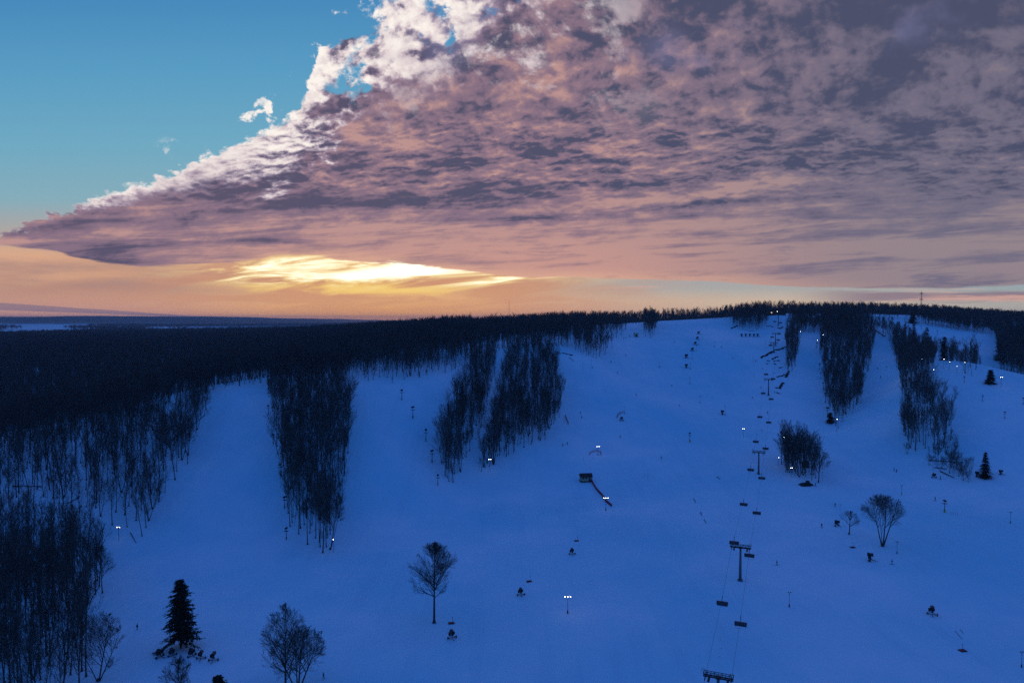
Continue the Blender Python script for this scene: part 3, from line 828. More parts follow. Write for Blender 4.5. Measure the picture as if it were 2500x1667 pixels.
# saplings and brush between the stems
U0 = front[(Df < 620) & inview]; U0 = U0[rng.random(len(U0)) < .22]
U0 = U0 + np.stack([rng.uniform(-2.2, 2.2, len(U0)), rng.uniform(-2.2, 2.2, len(U0)), np.zeros(len(U0))], 1); U0[:, 2] = height(U0[:, 0], U0[:, 1])
addpts(U0, 0, .18, .42, 1.1)
addpts(FARB, 2, .7, 1.0, 2.6)
me = bpy.data.meshes.new('woodland'); me.vertices.add(len(pts)); me.vertices.foreach_set('co', np.array(pts, np.float32).ravel())
for nm, ty, arr in (('rot', 'FLOAT_VECTOR', rot), ('scl', 'FLOAT_VECTOR', scl)):
    a = me.attributes.new(nm, ty, 'POINT'); a.data.foreach_set('vector', np.array(arr, np.float32).ravel())
a = me.attributes.new('idx', 'INT', 'POINT'); a.data.foreach_set('value', np.array(idx, np.int32))
wood = bpy.data.objects.new('woodland', me); COL.objects.link(wood)
tag(wood, 'dark leafless winter woodland covering the ridge and valley behind the ski slopes', 'woodland', kind='stuff')
def proto_obj(name, m):
    o = bpy.data.objects.new(name, m); return o
sets = []
A0 = []
for t, c, h in FOREST:
    bmv = []
    Vt = np.empty(len(t.vertices) * 3, np.float32); t.vertices.foreach_get('co', Vt); Vc = np.empty(len(c.vertices) * 3, np.float32); c.vertices.foreach_get('co', Vc)
    Ft = np.empty(len(t.loops), np.int32); t.loops.foreach_get('vertex_index', Ft); Fc = np.empty(len(c.loops), np.int32); c.loops.foreach_get('vertex_index', Fc)
    Vj, Fj = join([(Vt.reshape(-1, 3), Ft.reshape(-1, 4)), (Vc.reshape(-1, 3), Fc.reshape(-1, 4))])
    A0.append(proto_obj('tree_form', mesh_from('tree_form', Vj, Fj, M['twig'])))
sets = [A0, [proto_obj('tree_form', m) for m in LOD], [proto_obj('tree_form', m) for m in LOD3]]
ng = bpy.data.node_groups.new('scatter_trees', 'GeometryNodeTree')
ng.interface.new_socket('Geometry', in_out='INPUT', socket_type='NodeSocketGeometry'); ng.interface.new_socket('Geometry', in_out='OUTPUT', socket_type='NodeSocketGeometry')
gi = ng.nodes.new('NodeGroupInput'); go = ng.nodes.new('NodeGroupOutput'); L = ng.links.new
def nattr(nm, dt):
    n = ng.nodes.new('GeometryNodeInputNamedAttribute'); n.data_type = dt; n.inputs['Name'].default_value = nm; return n.outputs['Attribute']
jo = ng.nodes.new('GeometryNodeJoinGeometry')
for li, objs in enumerate(sets):
    j = ng.nodes.new('GeometryNodeJoinGeometry')
    for ob in objs:
        oi = ng.nodes.new('GeometryNodeObjectInfo'); oi.inputs['Object'].default_value = ob; oi.inputs['As Instance'].default_value = False
        gt = ng.nodes.new('GeometryNodeGeometryToInstance'); L(oi.outputs['Geometry'], gt.inputs[0]); L(gt.outputs[0], j.inputs[0])
    ip = ng.nodes.new('GeometryNodeInstanceOnPoints'); L(gi.outputs[0], ip.inputs['Points']); L(j.outputs[0], ip.inputs['Instance'])
    cmp_ = ng.nodes.new('FunctionNodeCompare'); cmp_.data_type = 'INT'; cmp_.operation = 'EQUAL'
    ints = [s for s in cmp_.inputs if s.type == 'INT']; L(nattr('idx', 'INT'), ints[0]); ints[1].default_value = li
    L(cmp_.outputs[0], ip.inputs['Selection']); ip.inputs['Pick Instance'].default_value = True
    rv = ng.nodes.new('FunctionNodeRandomValue'); rv.data_type = 'INT'
    ri = [s for s in rv.inputs if s.type == 'INT' and s.name in ('Min', 'Max')]; ri[0].default_value = 0; ri[1].default_value = len(objs) - 1
    L([s for s in rv.outputs if s.type == 'INT'][0], ip.inputs['Instance Index'])
    L(nattr('rot', 'FLOAT_VECTOR'), ip.inputs['Rotation']); L(nattr('scl', 'FLOAT_VECTOR'), ip.inputs['Scale'])
    L(ip.outputs[0], jo.inputs[0])
L(jo.outputs[0], go.inputs[0])
md = wood.modifiers.new('scatter', 'NODES'); md.node_group = ng
# ------------------------------------------------------------------ lone trees
def lone(seedkw, px, py, hpx, name, label, cat='tree', rz=0.0, mats=None, sx=1.0):
    p = ground(px, py); D = p.y; Hm = hpx * D / FPX
    o = thing(name, label, cat, p, rz)
    return o, Hm

def bare_at(px, py, hpx, label, seed, rz=0.0, D=None, **kw):
    p = ground(px, py) if D is None else Vector((*at_depth(px, py, D)[:2], hz(*at_depth(px, py, D)[:2])))
    Hm = hpx * p.y / FPX
    tr, cr = grow_tree(seed, H=Hm, **kw)
    o = thing('bare_tree', label, 'tree', p, rz)
    add_part('trunk', mesh_from('trunk', *tr, M['bark'], True), o); add_part('crown', mesh_from('crown', *cr, M['twig']), o)
    return o

fan = dict(cnt=(42, 9, 5, 2), start=(.32, .12, .12, .1), ang=((12, 70), (14, 42), (16, 40), (16, 42)), ratio=(.50, .45, .45, .5), twig=.026, wig=.06, rise=.05, lean=.0)
bare_at(1060, 1520, 196, 'round-headed bare tree with a tall clear trunk, alone in the middle snow', 501, r=.44,
        env=(.655, .36, .33), **fan)
wide = dict(cnt=(30, 8, 5, 2), start=(.16, .12, .12, .1), ang=((22, 58), (16, 46), (18, 44), (18, 44)), ratio=(.54, .45, .45, .5), twig=.022, wig=.07, rise=.04)
pa = ground(700, 1664)
bare_at(697, 1690, 218, 'tall straight bare tree of the bottom pair, its trunk cut by the frame', 511, r=.36, env=(.55, .46, .27), lean=.01, **wide)
bare_at(727, 1684, 158, 'lower spreading bare tree of the bottom pair, forking into many stems', 516, r=.34, forks=[(4, 0, .95, .9), (22, 10, 1.0, .8), (30, 175, .85, .7), (15, 120, .8, .7)],
        env=(.56, .46, .44), **{**wide, 'cnt': (15, 7, 5, 2), 'start': (.25, .12, .12, .1)})
bare_at(240, 1662, 172, 'bare tree with long sweeping branches at the edge of the corner wood', 521, r=.24, forks=[(6, 20, 1.0, 1.0), (24, 0, .9, .8), (20, 200, .75, .6)], env=(.55, .46, .36),
        **{**wide, 'cnt': (14, 7, 5, 2), 'start': (.2, .12, .12, .1)})
bare_at(433, 1712, 112, 'bushy round bare tree poking up from the bottom edge below the dark evergreen', 531, r=.25, env=(.55, .47, .36), **wide)
bare_at(2155, 1333, 127, 'bare tree with three trunks fanning up in a V on the right snow', 541, r=.42,
        forks=[(13, 172, .98, .72), (4, 10, .95, .8), (17, 8, 1.0, .75), (10, 90, .7, .4)], env=(.66, .35, .40),
        **{**fan, 'cnt': (13, 7, 4, 2), 'start': (.36, .12, .12, .1), 'ang': ((18, 50), (14, 40), (16, 40), (16, 42)), 'ratio': (.5, .45, .45, .5)})
bare_at(2073, 1304, 58, 'small bare tree with a low round head left of the three-trunked tree', 551, r=.3, env=(.66, .36, .42), **{**fan, 'start': (.34, .12, .12, .1), 'cnt': (16, 6, 4, 2), 'twig': .024})
bare_at(250, 1447, 118, 'single bare tree standing out at the right edge of the corner wood', 561, r=.22, env=(.56, .44, .26), **{**wide, 'start': (.3, .12, .12, .1)})
bare_at(118, 1368, 190, 'tall forked bare tree rising alone in front of the left slope wood', 565, r=.3, forks=[(3, 90, 1.0, .9), (12, 180, .8, .7), (14, 0, .7, .5)], profile=lambda t: .3,
        **{**wide, 'cnt': (12, 6, 4, 3), 'start': (.42, .12, .12, .1)})
bare_at(788, 1349, 168, 'foremost bare tree at the tip of the stand between the left pistes', 571, r=.3, env=(.6, .4, .18), **{**wide, 'start': (.38, .12, .12, .1)})
bare_at(806, 1341, 150, 'bare tree leaning right beside the lit lamp at the tip of the stand', 573, r=.28, forks=[(8, 0, 1.0, .9), (14, 20, .8, .6)], env=(.58, .42, .24), **{**wide, 'cnt': (14, 7, 5, 3), 'start': (.30, .12, .12, .1)})
bare_at(751, 1329, 120, 'bare tree with long clear trunk left of the tip of the stand between the pistes', 577, r=.26, env=(.68, .32, .16), **{**wide, 'start': (.5, .12, .12, .1)})
bare_at(1205, 1133, 150, 'forked bare tree beside the twin lit lamp at the foot of the middle stand', 581, r=.4, forks=[(5, 90, 1.0, .9), (14, 178, .95, .7), (9, 0, .8, .6)], profile=lambda t: .32 - .1 * t, **{**wide, 'cnt': (13, 6, 5, 3), 'start': (.36, .12, .12, .1)})
bare_at(1908, 1133, 82, 'bare tree with round top, leftmost in the small stand below the lift towers', 585, r=.26, env=(.74, .27, .26), **{**fan, 'start': (.55, .12, .12, .1), 'cnt': (17, 7, 4, 3), 'ratio': (.36, .42, .42, .5)})
bare_at(1998, 1178, 88, 'wide bare tree, rightmost in the small stand below the lift towers', 587, r=.28, env=(.6, .4, .32), **{**wide, 'start': (.25, .12, .12, .1), 'ang': ((28, 60), (16, 46), (18, 44), (18, 44))})

def conifer_at(px, py, hpx, rpx, name, label, seed, **kw):
    p = ground(px, py); k = p.y / FPX
    tr, nd, br = conifer(seed, hpx * k, rpx * k, **kw)
    o = thing(name, label, 'conifer', p, 0.3 * seed)
    add_part('trunk', mesh_from('trunk', *tr, M['bark'], True), o); add_part('crown', mesh_from('crown', *nd, M['needle']), o); add_part('branches', mesh_from('branches', *br, M['bark']), o)
    return o
conifer_at(441, 1582, 174, 41, 'evergreen_tree', 'big ragged black evergreen standing behind the parked snow guns', 601, whorls=34, per=10, droop=.42, rag=.55, size=.85, start=.14, narrow=.42, dens=1.1)
conifer_at(532, 1712, 66, 34, 'evergreen_tree', 'dark evergreen top just showing at the bottom edge of the picture', 603, whorls=18, per=10, droop=.2, rag=.3, size=.8, start=.05, narrow=.7)
conifer_at(2405, 1166, 64, 18, 'spruce_tree', 'small neat spruce alone on the right slope', 605, whorls=26, per=10, droop=.32, rag=.2, size=.75, start=.02, narrow=.95)
conifer_at(1128, 985, 50, 13, 'evergreen_tree', 'dark pointed evergreen at the left edge of the slanting stand', 607, whorls=20, per=8, size=.9, narrow=.8)
conifer_at(2418, 937, 35, 12, 'evergreen_tree', 'dark bushy evergreen on the crest of the right slope', 609, whorls=20, per=10, size=1.1, narrow=.6)
conifer_at(2027, 1032, 26, 10, 'evergreen_tree', 'dark evergreen clump near the lower tip of the big tongue of wood', 611, whorls=18, per=10, size=1.0, narrow=.5)
for i, (px, py, h, dsc) in enumerate([(2230, 855, 55, 'leftmost'), (2262, 868, 60, 'middle'), (2305, 888, 62, 'rightmost')]):
    cf = conifer_at(px, py, h, 13, 'evergreen_tree', dsc + ' of the three tall evergreens rising from the long strip of wood', 613 + i, whorls=22, per=9, size=1.2, narrow=.8); cf.location = (cf.location.x * 1.03, cf.location.y * 1.03, hz(cf.location.x * 1.03, cf.location.y * 1.03))
conifer_at(2065, 800, 30, 9, 'evergreen_tree', 'small pointed evergreen on top of the big tongue of wood', 621, whorls=16, per=8, size=1.3, narrow=.8)
conifer_at(2228, 789, 26, 13, 'evergreen_tree', 'low dark evergreen on the open upper field below the mast', 622, whorls=14, per=10, size=1.4, narrow=.5)
conifer_at(2440, 880, 50, 16, 'evergreen_tree', 'pointed evergreen at the edge of the far right wood', 623, whorls=18, per=9, size=1.4, narrow=.7)

# low scrub at the foot of the long strip
for i, (px, py, hp, wp) in enumerate([(2296, 1150, 30, 16), (2268, 1135, 26, 12), (2318, 1155, 34, 14), (2340, 1162, 30, 14), (2352, 1172, 34, 16), (2330, 1130, 30, 13), (2364, 1176, 26, 10), (2362, 1140, 22, 8), (2376, 1132, 16, 8), (2215, 1108, 26, 10),
                                 (2300, 1095, 22, 10), (2322, 1062, 14, 9), (2321, 1075, 12, 8), (2336, 1100, 14, 9)]):
    p = ground(px, py); k = p.y / FPX; t_, c_, h_ = FOREST[9 + i % 3]; sc_ = hp * k / h_
    o = thing('bare_shrub', 'leafless shrub in the scrub at the foot of the long strip of wood', 'shrub', p, i * 1.3, 'scrub at the foot of the long strip')
    o.scale = (sc_ * 1.5, sc_ * 1.5, sc_)
    add_part('stems', t_, o); add_part('crown', c_, o)

# fallen logs
def log_at(a, b, r, label, name='fallen_log', cat='log'):
    A = ground(*a); B = ground(*b); A = A + Vector((0, 0, r * .8)); B = B + Vector((0, 0, r * 1.3)); n = 7; mb = MB()
    R = random.Random(int(a[0])); pts = [A.lerp(B, i / n) + Vector((R.uniform(-r, r) * .6, R.uniform(-r, r) * .6, R.uniform(0, r) * .5)) for i in range(n + 1)]
    o = thing(name, label, cat, tuple(A)); 
    for i in range(n): mb.bar(pts[i] - A, pts[i + 1] - A, r * (1 - .07 * i), r * (1 - .07 * (i + 1)), 7)
    mb.build('trunk', M['bark'], o)
    br = MB()
    for i in range(2, n):
        q = pts[i] - A; dv = Vector((R.uniform(-1, 1), R.uniform(-1, 1), R.uniform(.1, .6))).normalized() * R.uniform(.6, 1.6) * min(1, r * 4); br.bar(q, q + dv, r * .28, r * .1, 4)
    br.build('branches', M['bark'], o)
log_at((2268, 1124), (2360, 1131), .26, 'long fallen trunk lying across the snow below the long strip of wood')
log_at((2283, 1142), (2312, 1146), .3, 'short fallen trunk in the scrub left of the small spruce')
log_at((2296, 1152), (2330, 1168), .35, 'fallen trunk sloping down through the lowest scrub')
log_at((318, 1300), (333, 1326), .18, 'thin leaning fallen stem at the lower tip of the left slope wood')
log_at((405, 1085), (500, 1015), .3, 'long fallen trunk slanting up beside the first piste')
log_at((60, 1357), (135, 1345), .28, 'fallen trunk lying level above the corner wood')
log_at((30, 1187), (105, 1189), .28, 'level fallen trunk in the left slope wood')
log_at((240, 1070), (275, 1115), .3, 'fallen trunk slanting down in the upper left slope wood')
log_at((110, 1398), (160, 1374), .28, 'fallen trunk propped uphill in the corner wood')
log_at((165, 1230), (197, 1212), .25, 'short fallen trunk behind the left slope wood edge')
log_at((30, 1400), (78, 1370), .28, 'leaning fallen trunk at the left of the corner wood')
log_at((1693, 1216), (1699, 1228), .16, 'upper dark stick lying on the open snow left of the lift', cat='stick')
log_at((1710, 1250), (1714, 1260), .16, 'middle dark stick lying on the open snow left of the lift', cat='stick')
log_at((1719, 1268), (1725, 1278), .13, 'lower dark stick lying on the open snow left of the lift', cat='stick')
log_at((1750, 1164), (1759, 1170), .18, 'dark stick on the snow just left of the lift tower', cat='stick')
log_at((2331, 1540), (2350, 1560), .07, 'thin brown stick in the snow at lower right, the left one of two', cat='stick')
log_at((2344, 1536), (2353, 1547), .07, 'thin brown stick in the snow at lower right, the right one of two', cat='stick')
log_at((1390, 873), (1402, 883), .22, 'small dark log on the snow below the upper wedge of wood')
log_at((1352, 858), (1366, 862), .25, 'dark log on the snow shoulder, left of the upper wedge of wood')

# bare rock and earth banks beside the lift
def rock_at(pts, w, hgt, label, seed):
    P = [ground(*q) for q in pts]; R = random.Random(seed); mb = MB(); c = P[0].copy()
    tot = sum((b - a).length for a, b in zip(P[:-1], P[1:])) or 1
    for a, b in zip(P[:-1], P[1:]):
        L = (b - a).length; n = max(2, int(L / 1.6))
        for i in range(n):
            q = a.lerp(b, (i + R.random() * .6) / n); q.z = hz(q.x, q.y)
            mb.lump(q - c + Vector((R.uniform(-.5, .5), R.uniform(-.8, .8), -.1)), (R.uniform(.9, 1.8), R.uniform(.7, 1.3) * w, R.uniform(.6, 1.1) * hgt), R.random(), n=7, m=4)
    o = mb.build('rock_outcrop', M['rock']); o.location = c; return tag(o, label, 'rock outcrop')
RK = [([(1857, 873), (1872, 867), (1890, 859)], 1.0, 1.5, 'long dark earth bank slanting under the upper lift towers'),
      ([(1893, 855), (1905, 853), (1916, 848)], 1.0, 1.2, 'dark earth bank between the lift tower and the wood'),
      ([(1872, 880), (1882, 881)], .8, .8, 'short dark rock band just below the earth bank'),
      ([(1885, 877), (1893, 873), (1900, 871)], .8, 1.0, 'dark rock band slanting up below the earth bank'),
      ([(1888, 889), (1897, 889)], .9, 1.1, 'round dark rock heap in the middle of the rocky patch'),
      ([(1889, 882), (1902, 880)], .7, .8, 'thin rock band above the round rock heap'),
      ([(1868, 888), (1878, 887)], .5, .5, 'faint rock streak at the left of the rocky patch'),
      ([(1902, 898), (1910, 896)], .6, .8, 'small rock heap below the rocky patch, near the wood'),
      ([(1887, 911), (1895, 912)], .5, .6, 'thin rock streak above the lower lift tower top'),
      ([(1897, 920), (1908, 918), (1916, 913)], .6, .8, 'thin rock band running into the foot of the narrow wood'),
      ([(1917, 921), (1922, 914), (1928, 906)], .9, 1.2, 'upper rock band along the edge of the steep piste'),
      ([(1903, 948), (1907, 941), (1912, 934)], 1.0, 1.2, 'lower rock band pointing down at the piste edge'),
      ([(1890, 958), (1900, 959), (1903, 962)], .6, .7, 'lowest small rocks right of the lift tower foot'),
      ([(1893, 947), (1896, 946)], .6, .8, 'lone dark rock between tower and lower rock band'),
      ([(1818, 806), (1832, 808), (1842, 807)], .6, .7, 'rock streak under the wood left of the lodge'),
      ([(1785, 802), (1795, 798), (1802, 795)], .8, 1.2, 'dark rock edge at the left foot of the summit wood'),
      ([(1872, 797), (1880, 795), (1888, 799)], .6, .7, 'small rocks left of the top lift tower'),
      ([(1898, 800), (1906, 803), (1912, 797)], .6, .8, 'small rocks right of the top lift tower'),
      ([(1925, 783), (1932, 786), (1936, 791)], .6, .8, 'scattered rocks below the lodge at right'),
      ([(2125, 803), (2140, 808), (2160, 822)], .8, 1.0, 'rock edge along the top of the narrow chute'),
      ([(1358, 864), (1375, 862), (1398, 868)], .7, .7, 'rough rocks on the snow shoulder under the upper wood')]
for i, (p, w_, h_, l_) in enumerate(RK): rock_at(p, w_, h_, l_, 40 + i)

# ------------------------------------------------------------------ chairlift
TW = [(1762, None, 178.0, 10.9), (1807, 1417, None, 14.2), (1852, 1157, None, 14.6), (1876, 965, None, 15.0), (1889, 861, None, 11.0), (1893, 844, None, 14.5), (1900, 795, None, 15.5)]
TP = []
for px, py, D, Hh in TW:
    if py is None: x = (px - 1250) / FPX * D; TP.append((Vector((x, D, hz(x, D))), Hh))
    else: TP.append((ground(px, py), Hh))
print('towers', [(round(p.x), round(p.y), round(p.z)) for p, _ in TP])
GA = 3.3
tower_names = ['nearest lift tower, only its truss crossarm showing at the bottom edge', 'large grey lift tower with truss crossarm in the right foreground', 'grey lift tower left of the small stand of trees',
               'lift tower on the mid slope below the rocks', 'lower lift tower of the close pair above the earth bank', 'upper lift tower of the close pair on the slope', 'topmost lift tower in front of the summit lodge']
ROPE = {-1: [], 1: []}
first_rope_dir = (TP[1][0] - TP[0][0]).normalized()
for i, (p, Hh) in enumerate(TP):
    q = TP[min(i + 1, len(TP) - 1)][0] - TP[max(i - 1, 0)][0]; ang = math.atan2(-q.x, q.y)
    o = thing('lift_tower', tower_names[i], 'lift tower', p, ang, 'towers of the chairlift')
    m = MB(); m.bar((0, 0, -.6), (0, 0, Hh - 1.3), .62, .36, 16); m.build('pole', M['steel'], o, True)
    m = MB(); m.bar((0, 0, -.8), (0, 0, .5), 1.15, 1.0, 12); m.build('footing', M['steel'], o)
    m = MB(); zt = Hh - 1.2; W = GA + .5
    for y in (-.45, .45):
        m.box((0, y, zt), (2 * W, .22, .3)); m.box((0, y, zt + 1.1), (2 * W, .12, .12))
        for k in range(9):
            x0 = -W + k * 2 * W / 8; m.bar((x0, y, zt), (x0, y, zt + 1.1), .05, .05, 4)
            if k < 8: m.bar((x0, y, zt + (1.1 if k % 2 else 0)), (x0 + W / 4, y, zt + (0 if k % 2 else 1.1)), .04, .04, 4)
    m.box((0, 0, zt), (1.3, 1.3, .5)); m.build('crossarm', M['dark'], o)
    for s in (-1, 1):
        m = MB(); m.box((s * GA, 0, zt - .25), (.22, 3.6, .3)); m.box((s * (GA - .9), 0, zt - .9), (.6, 3.2, .06)); m.bar((s * GA, 0, zt), (s * GA, 0, zt - .3), .15, .15, 6)
        for yy in (-1.5, 1.5): m.bar((s * (GA - .9), yy, zt - .9), (s * (GA - .3), yy * .6, zt), .04, .04, 4)
        m.build('sheave_frame', M['dark'], o)
        m = MB()
        for k in range(8):
            y = -1.75 + k * .5; m.bar((s * GA - .1, y, zt - .42), (s * GA + .1, y, zt - .42), .22, .22, 10)
        m.build('sheaves', M['dark'], o)
        m = MB(); x0 = s * (GA + .35)
        m.bar((x0 - .5, -.5, zt + 1.1), (x0 - .5, -.5, zt + 1.9), .05, .05, 4); m.bar((x0 + .3, -.5, zt + 1.1), (x0 + .3, -.5, zt + 1.9), .05, .05, 4); m.bar((x0 - .5, -.5, zt + 1.9), (x0 + .3, -.5, zt + 1.9), .05, .05, 4)
        m.build('lifting_frame', M['dark'], o)
        R_ = Matrix.Rotation(ang, 3, 'Z'); ROPE[s].append(p + R_ @ Vector((s * GA, 0, zt - .12)))
    m = MB()
    for k in range(int(Hh / .45) - 3): m.box((.0, -.62 + .015 * k * .45, .6 + k * .45), (.42, .05, .04))
    m.build('ladder', M['steel'], o)
for s in (-1, 1):      # carry the ropes on below the frame and up to the station
    d = (ROPE[s][0] - ROPE[s][1]).normalized(); ROPE[s].insert(0, ROPE[s][0] + Vector((d.x * 60, d.y * 60, -2)))
    d = (ROPE[s][-1] - ROPE[s][-2]).normalized(); ROPE[s].append(ROPE[s][-1] + Vector((d.x * 26, d.y * 26, -3.5)))
def sag(P):
    out = []
    for a, b in zip(P[:-1], P[1:]):
        L = (b - a).length
        for i in range(10):
            t = i / 10; q = a.lerp(b, t); q.z -= 4 * t * (1 - t) * L * .018; out.append(q)
    return out + [P[-1]]
RP = {s: sag(ROPE[s]) for s in (-1, 1)}
for s, l in ((-1, 'left steel rope of the chairlift running uphill'), (1, 'right steel rope of the chairlift running downhill')):
    m = MB(); m.tube(RP[s], .030, 6); tag(m.build('haul_rope', M['rope']), l, 'rope', 'ropes of the chairlift')

def make_chair():
    o = thing('lift_chair', 'dark chair hanging from the rope', 'chair')
    m = MB(); m.box((0, 0, -.05), (.25, .6, .25)); m.tube([(0, 0, 0), (0, .25, -.6), (0, .3, -1.9)], .075, 6); m.build('hanger', M['dark'], o)
    m = MB(); m.bar((-1.75, .3, -1.95), (1.75, .3, -1.95), .08, .08, 6)
    for x in (-1.75, -.6, .6, 1.75): m.tube([(x, .3, -1.95), (x, .35, -2.9), (x, -.1, -3.0)], .045, 5)
    m.build('frame', M['frame'], o)
    m = MB()
    for k in range(6):
        x = -1.45 + k * .58; m.box((x, 0, -2.95), (.52, .55, .12)); m.box((x, .32, -2.6), (.52, .12, .72), rx=-.15)
    m.build('seat', M['seat'], o)
    m = MB(); m.tube([(-1.5, -.35, -2.65), (-1.5, -.55, -3.5), (1.5, -.55, -3.5), (1.5, -.35, -2.65)], .035, 5); m.build('footrest', M['dark'], o)
    m = MB(); n = 8
    prof = [(.55, -2.55), (.62, -2.2), (.50, -1.85), (.15, -1.62), (-.3, -1.62), (-.65, -1.85), (-.85, -2.2), (-.9, -2.6)]
    inn = [(y * .95 + .01, z - .045) for y, z in prof]
    vs = []; 
    for x in (-1.85, 1.85):
        vs += [(x, y, z) for y, z in prof] + [(x, y, z) for y, z in inn]
    fs = []
    for k in range(n - 1):
        fs += [(k, k + 1, 16 + k + 1, 16 + k), (8 + k + 1, 8 + k, 24 + k, 24 + k + 1), (k + 1, k, 8 + k, 8 + k + 1), (16 + k, 16 + k + 1, 24 + k + 1, 24 + k)]
    fs += [(0, 16, 24, 8), (7, 15, 31, 23)]
    m.add(vs, fs); m.build('bubble', M['bubble'], o)
    return o
PCH = Proto(make_chair)

# seated and standing people: one skinned body each
def body_mesh(name, J, edges, rad, mat, flat=1.0):
    me = bpy.data.meshes.new(name); me.from_pydata([tuple(j) for j in J], edges, []); ob = bpy.data.objects.new(name, me); COL.objects.link(ob)
    sk = ob.modifiers.new('s', 'SKIN'); sk.use_smooth_shade = True
    for i, v in enumerate(me.skin_vertices[0].data): v.radius = (rad[i], rad[i]); v.use_root = (i == 0)
    sb = ob.modifiers.new('u', 'SUBSURF'); sb.levels = 1; sb.render_levels = 1
    dg = bpy.context.evaluated_depsgraph_get(); dg.update(); m2 = bpy.data.meshes.new_from_object(ob.evaluated_get(dg)); m2.name = name
    bpy.data.objects.remove(ob); m2.materials.clear(); m2.materials.append(mat)
    for p in m2.polygons: p.use_smooth = True
    return m2
E_ = [(0, 1), (1, 2), (2, 3), (3, 4), (2, 5), (5, 6), (6, 7), (2, 8), (8, 9), (9, 10), (0, 11), (11, 12), (12, 13), (13, 14), (0, 15), (15, 16), (16, 17), (17, 18)]
RAD = [.17, .17, .16, .07, .11, .085, .07, .06, .085, .07, .06, .11, .08, .06, .07, .11, .08, .06, .07]
def pose(kind):
    if kind == 'ski':
        J = [(0, 0, .88), (0, .05, 1.12), (0, .0, 1.38), (0, -.03, 1.52), (0, -.05, 1.68), (.2, 0, 1.38), (.32, -.1, 1.14), (.36, -.35, 1.05), (-.2, 0, 1.38), (-.32, -.1, 1.14), (-.36, -.35, 1.05),
             (.12, 0, .82), (.15, -.12, .48), (.15, .02, .12), (.15, -.16, .07), (-.12, 0, .82), (-.15, -.12, .48), (-.15, .02, .12), (-.15, -.16, .07)]
    elif kind == 'board':
        J = [(0, 0, .82), (.02, .06, 1.05), (.05, -.02, 1.30), (.06, -.06, 1.44), (.07, -.1, 1.60), (.25, 0, 1.30), (.45, -.05, 1.10), (.62, -.12, 1.02), (-.16, 0, 1.32), (-.36, .05, 1.14), (-.52, .1, 1.02),
             (.14, 0, .78), (.28, -.1, .46), (.30, .02, .14), (.30, -.14, .09), (-.14, 0, .78), (-.28, -.1, .46), (-.30, .02, .14), (-.30, -.14, .09)]
    elif kind == 'walk':
        J = [(0, 0, .92), (0, .0, 1.16), (0, -.01, 1.42), (0, -.03, 1.55), (0, -.04, 1.70), (.2, 0, 1.42), (.27, .10, 1.16), (.26, .0, .95), (-.2, 0, 1.42), (-.27, -.08, 1.16), (-.26, -.25, 1.0),
             (.11, 0, .86), (.12, -.18, .48), (.12, -.16, .10), (.12, -.32, .06), (-.11, 0, .86), (-.12, .12, .48), (-.12, .32, .14), (-.12, .2, .06)]
    else:  # sit
        J = [(0, .05, .12), (0, .1, .36), (0, .05, .62), (0, .02, .76), (0, 0, .92), (.19, .05, .62), (.24, -.1, .40), (.12, -.35, .36), (-.19, .05, .62), (-.24, -.1, .40), (-.12, -.35, .36),
             (.12, -.05, .12), (.14, -.48, .12), (.14, -.55, -.32), (.14, -.75, -.36), (-.12, -.05, .12), (-.14, -.48, .12), (-.14, -.55, -.32), (-.14, -.75, -.36)]
    return J
def head_mesh():
    m = MB(); m.lump((0, 0, 0), (.115, .13, .135), 3, n=10, m=7); return m.mesh('helmet', M['trim'], True)
HM = head_mesh()
def face_mesh():
    m = MB(); m.lump((0, -.06, -.03), (.085, .07, .10), 4, n=8, m=6); m.box((0, -.135, -.035), (.03, .04, .05)); m.box((0, -.12, -.08), (.05, .02, .012)); return m.mesh('face', M['skin'], True)
FM = face_mesh()
def person_maker(kind, mat, gear):
    def fn():
        J = pose(kind); o = thing('person', 'person', 'person')
        add_part('body', body_mesh('body', J, E_, RAD, mat), o)
        h = J[4]; add_part('face', FM, o, (h[0], h[1] - .02, h[2] + .02)); add_part('helmet', HM, o, (h[0], h[1] + .02, h[2] + .05))
        if gear == 'ski':
            for s in (-1, 1):
                m = MB(); m.box((s * .15, -.1, .025), (.09, 1.55, .03)); m.bar((s * .15, -.87, .025), (s * .15, -1.02, .12), .04, .02, 5); m.build('ski', M['ski'], o)
                if kind != 'sit':
                    m = MB(); m.bar((s * .36, -.35, 1.08), (s * .55, .25, .05), .012, .01, 4); m.build('ski_pole', M['dark'], o)
        elif gear == 'skisit':
            for s in (-1, 1):
                m = MB(); m.box((s * .14, -.65, -.42), (.09, 1.5, .03), rx=.25); m.build('ski', M['ski'], o)
        elif gear == 'board':
            m = MB(); m.box((0, -.04, .03), (1.5, .27, .03)); m.build('snowboard', M['ski'], o)
        return o
    return Proto(fn)
SK1 = person_maker('ski', M['jacket'], 'ski'); SK2 = person_maker('ski', M['jacketr'], 'ski'); BD = person_maker('board', M['jacket'], 'board'); WK = person_maker('walk', M['jacket'], None); ST = person_maker('sit', M['jacket'], 'skisit')

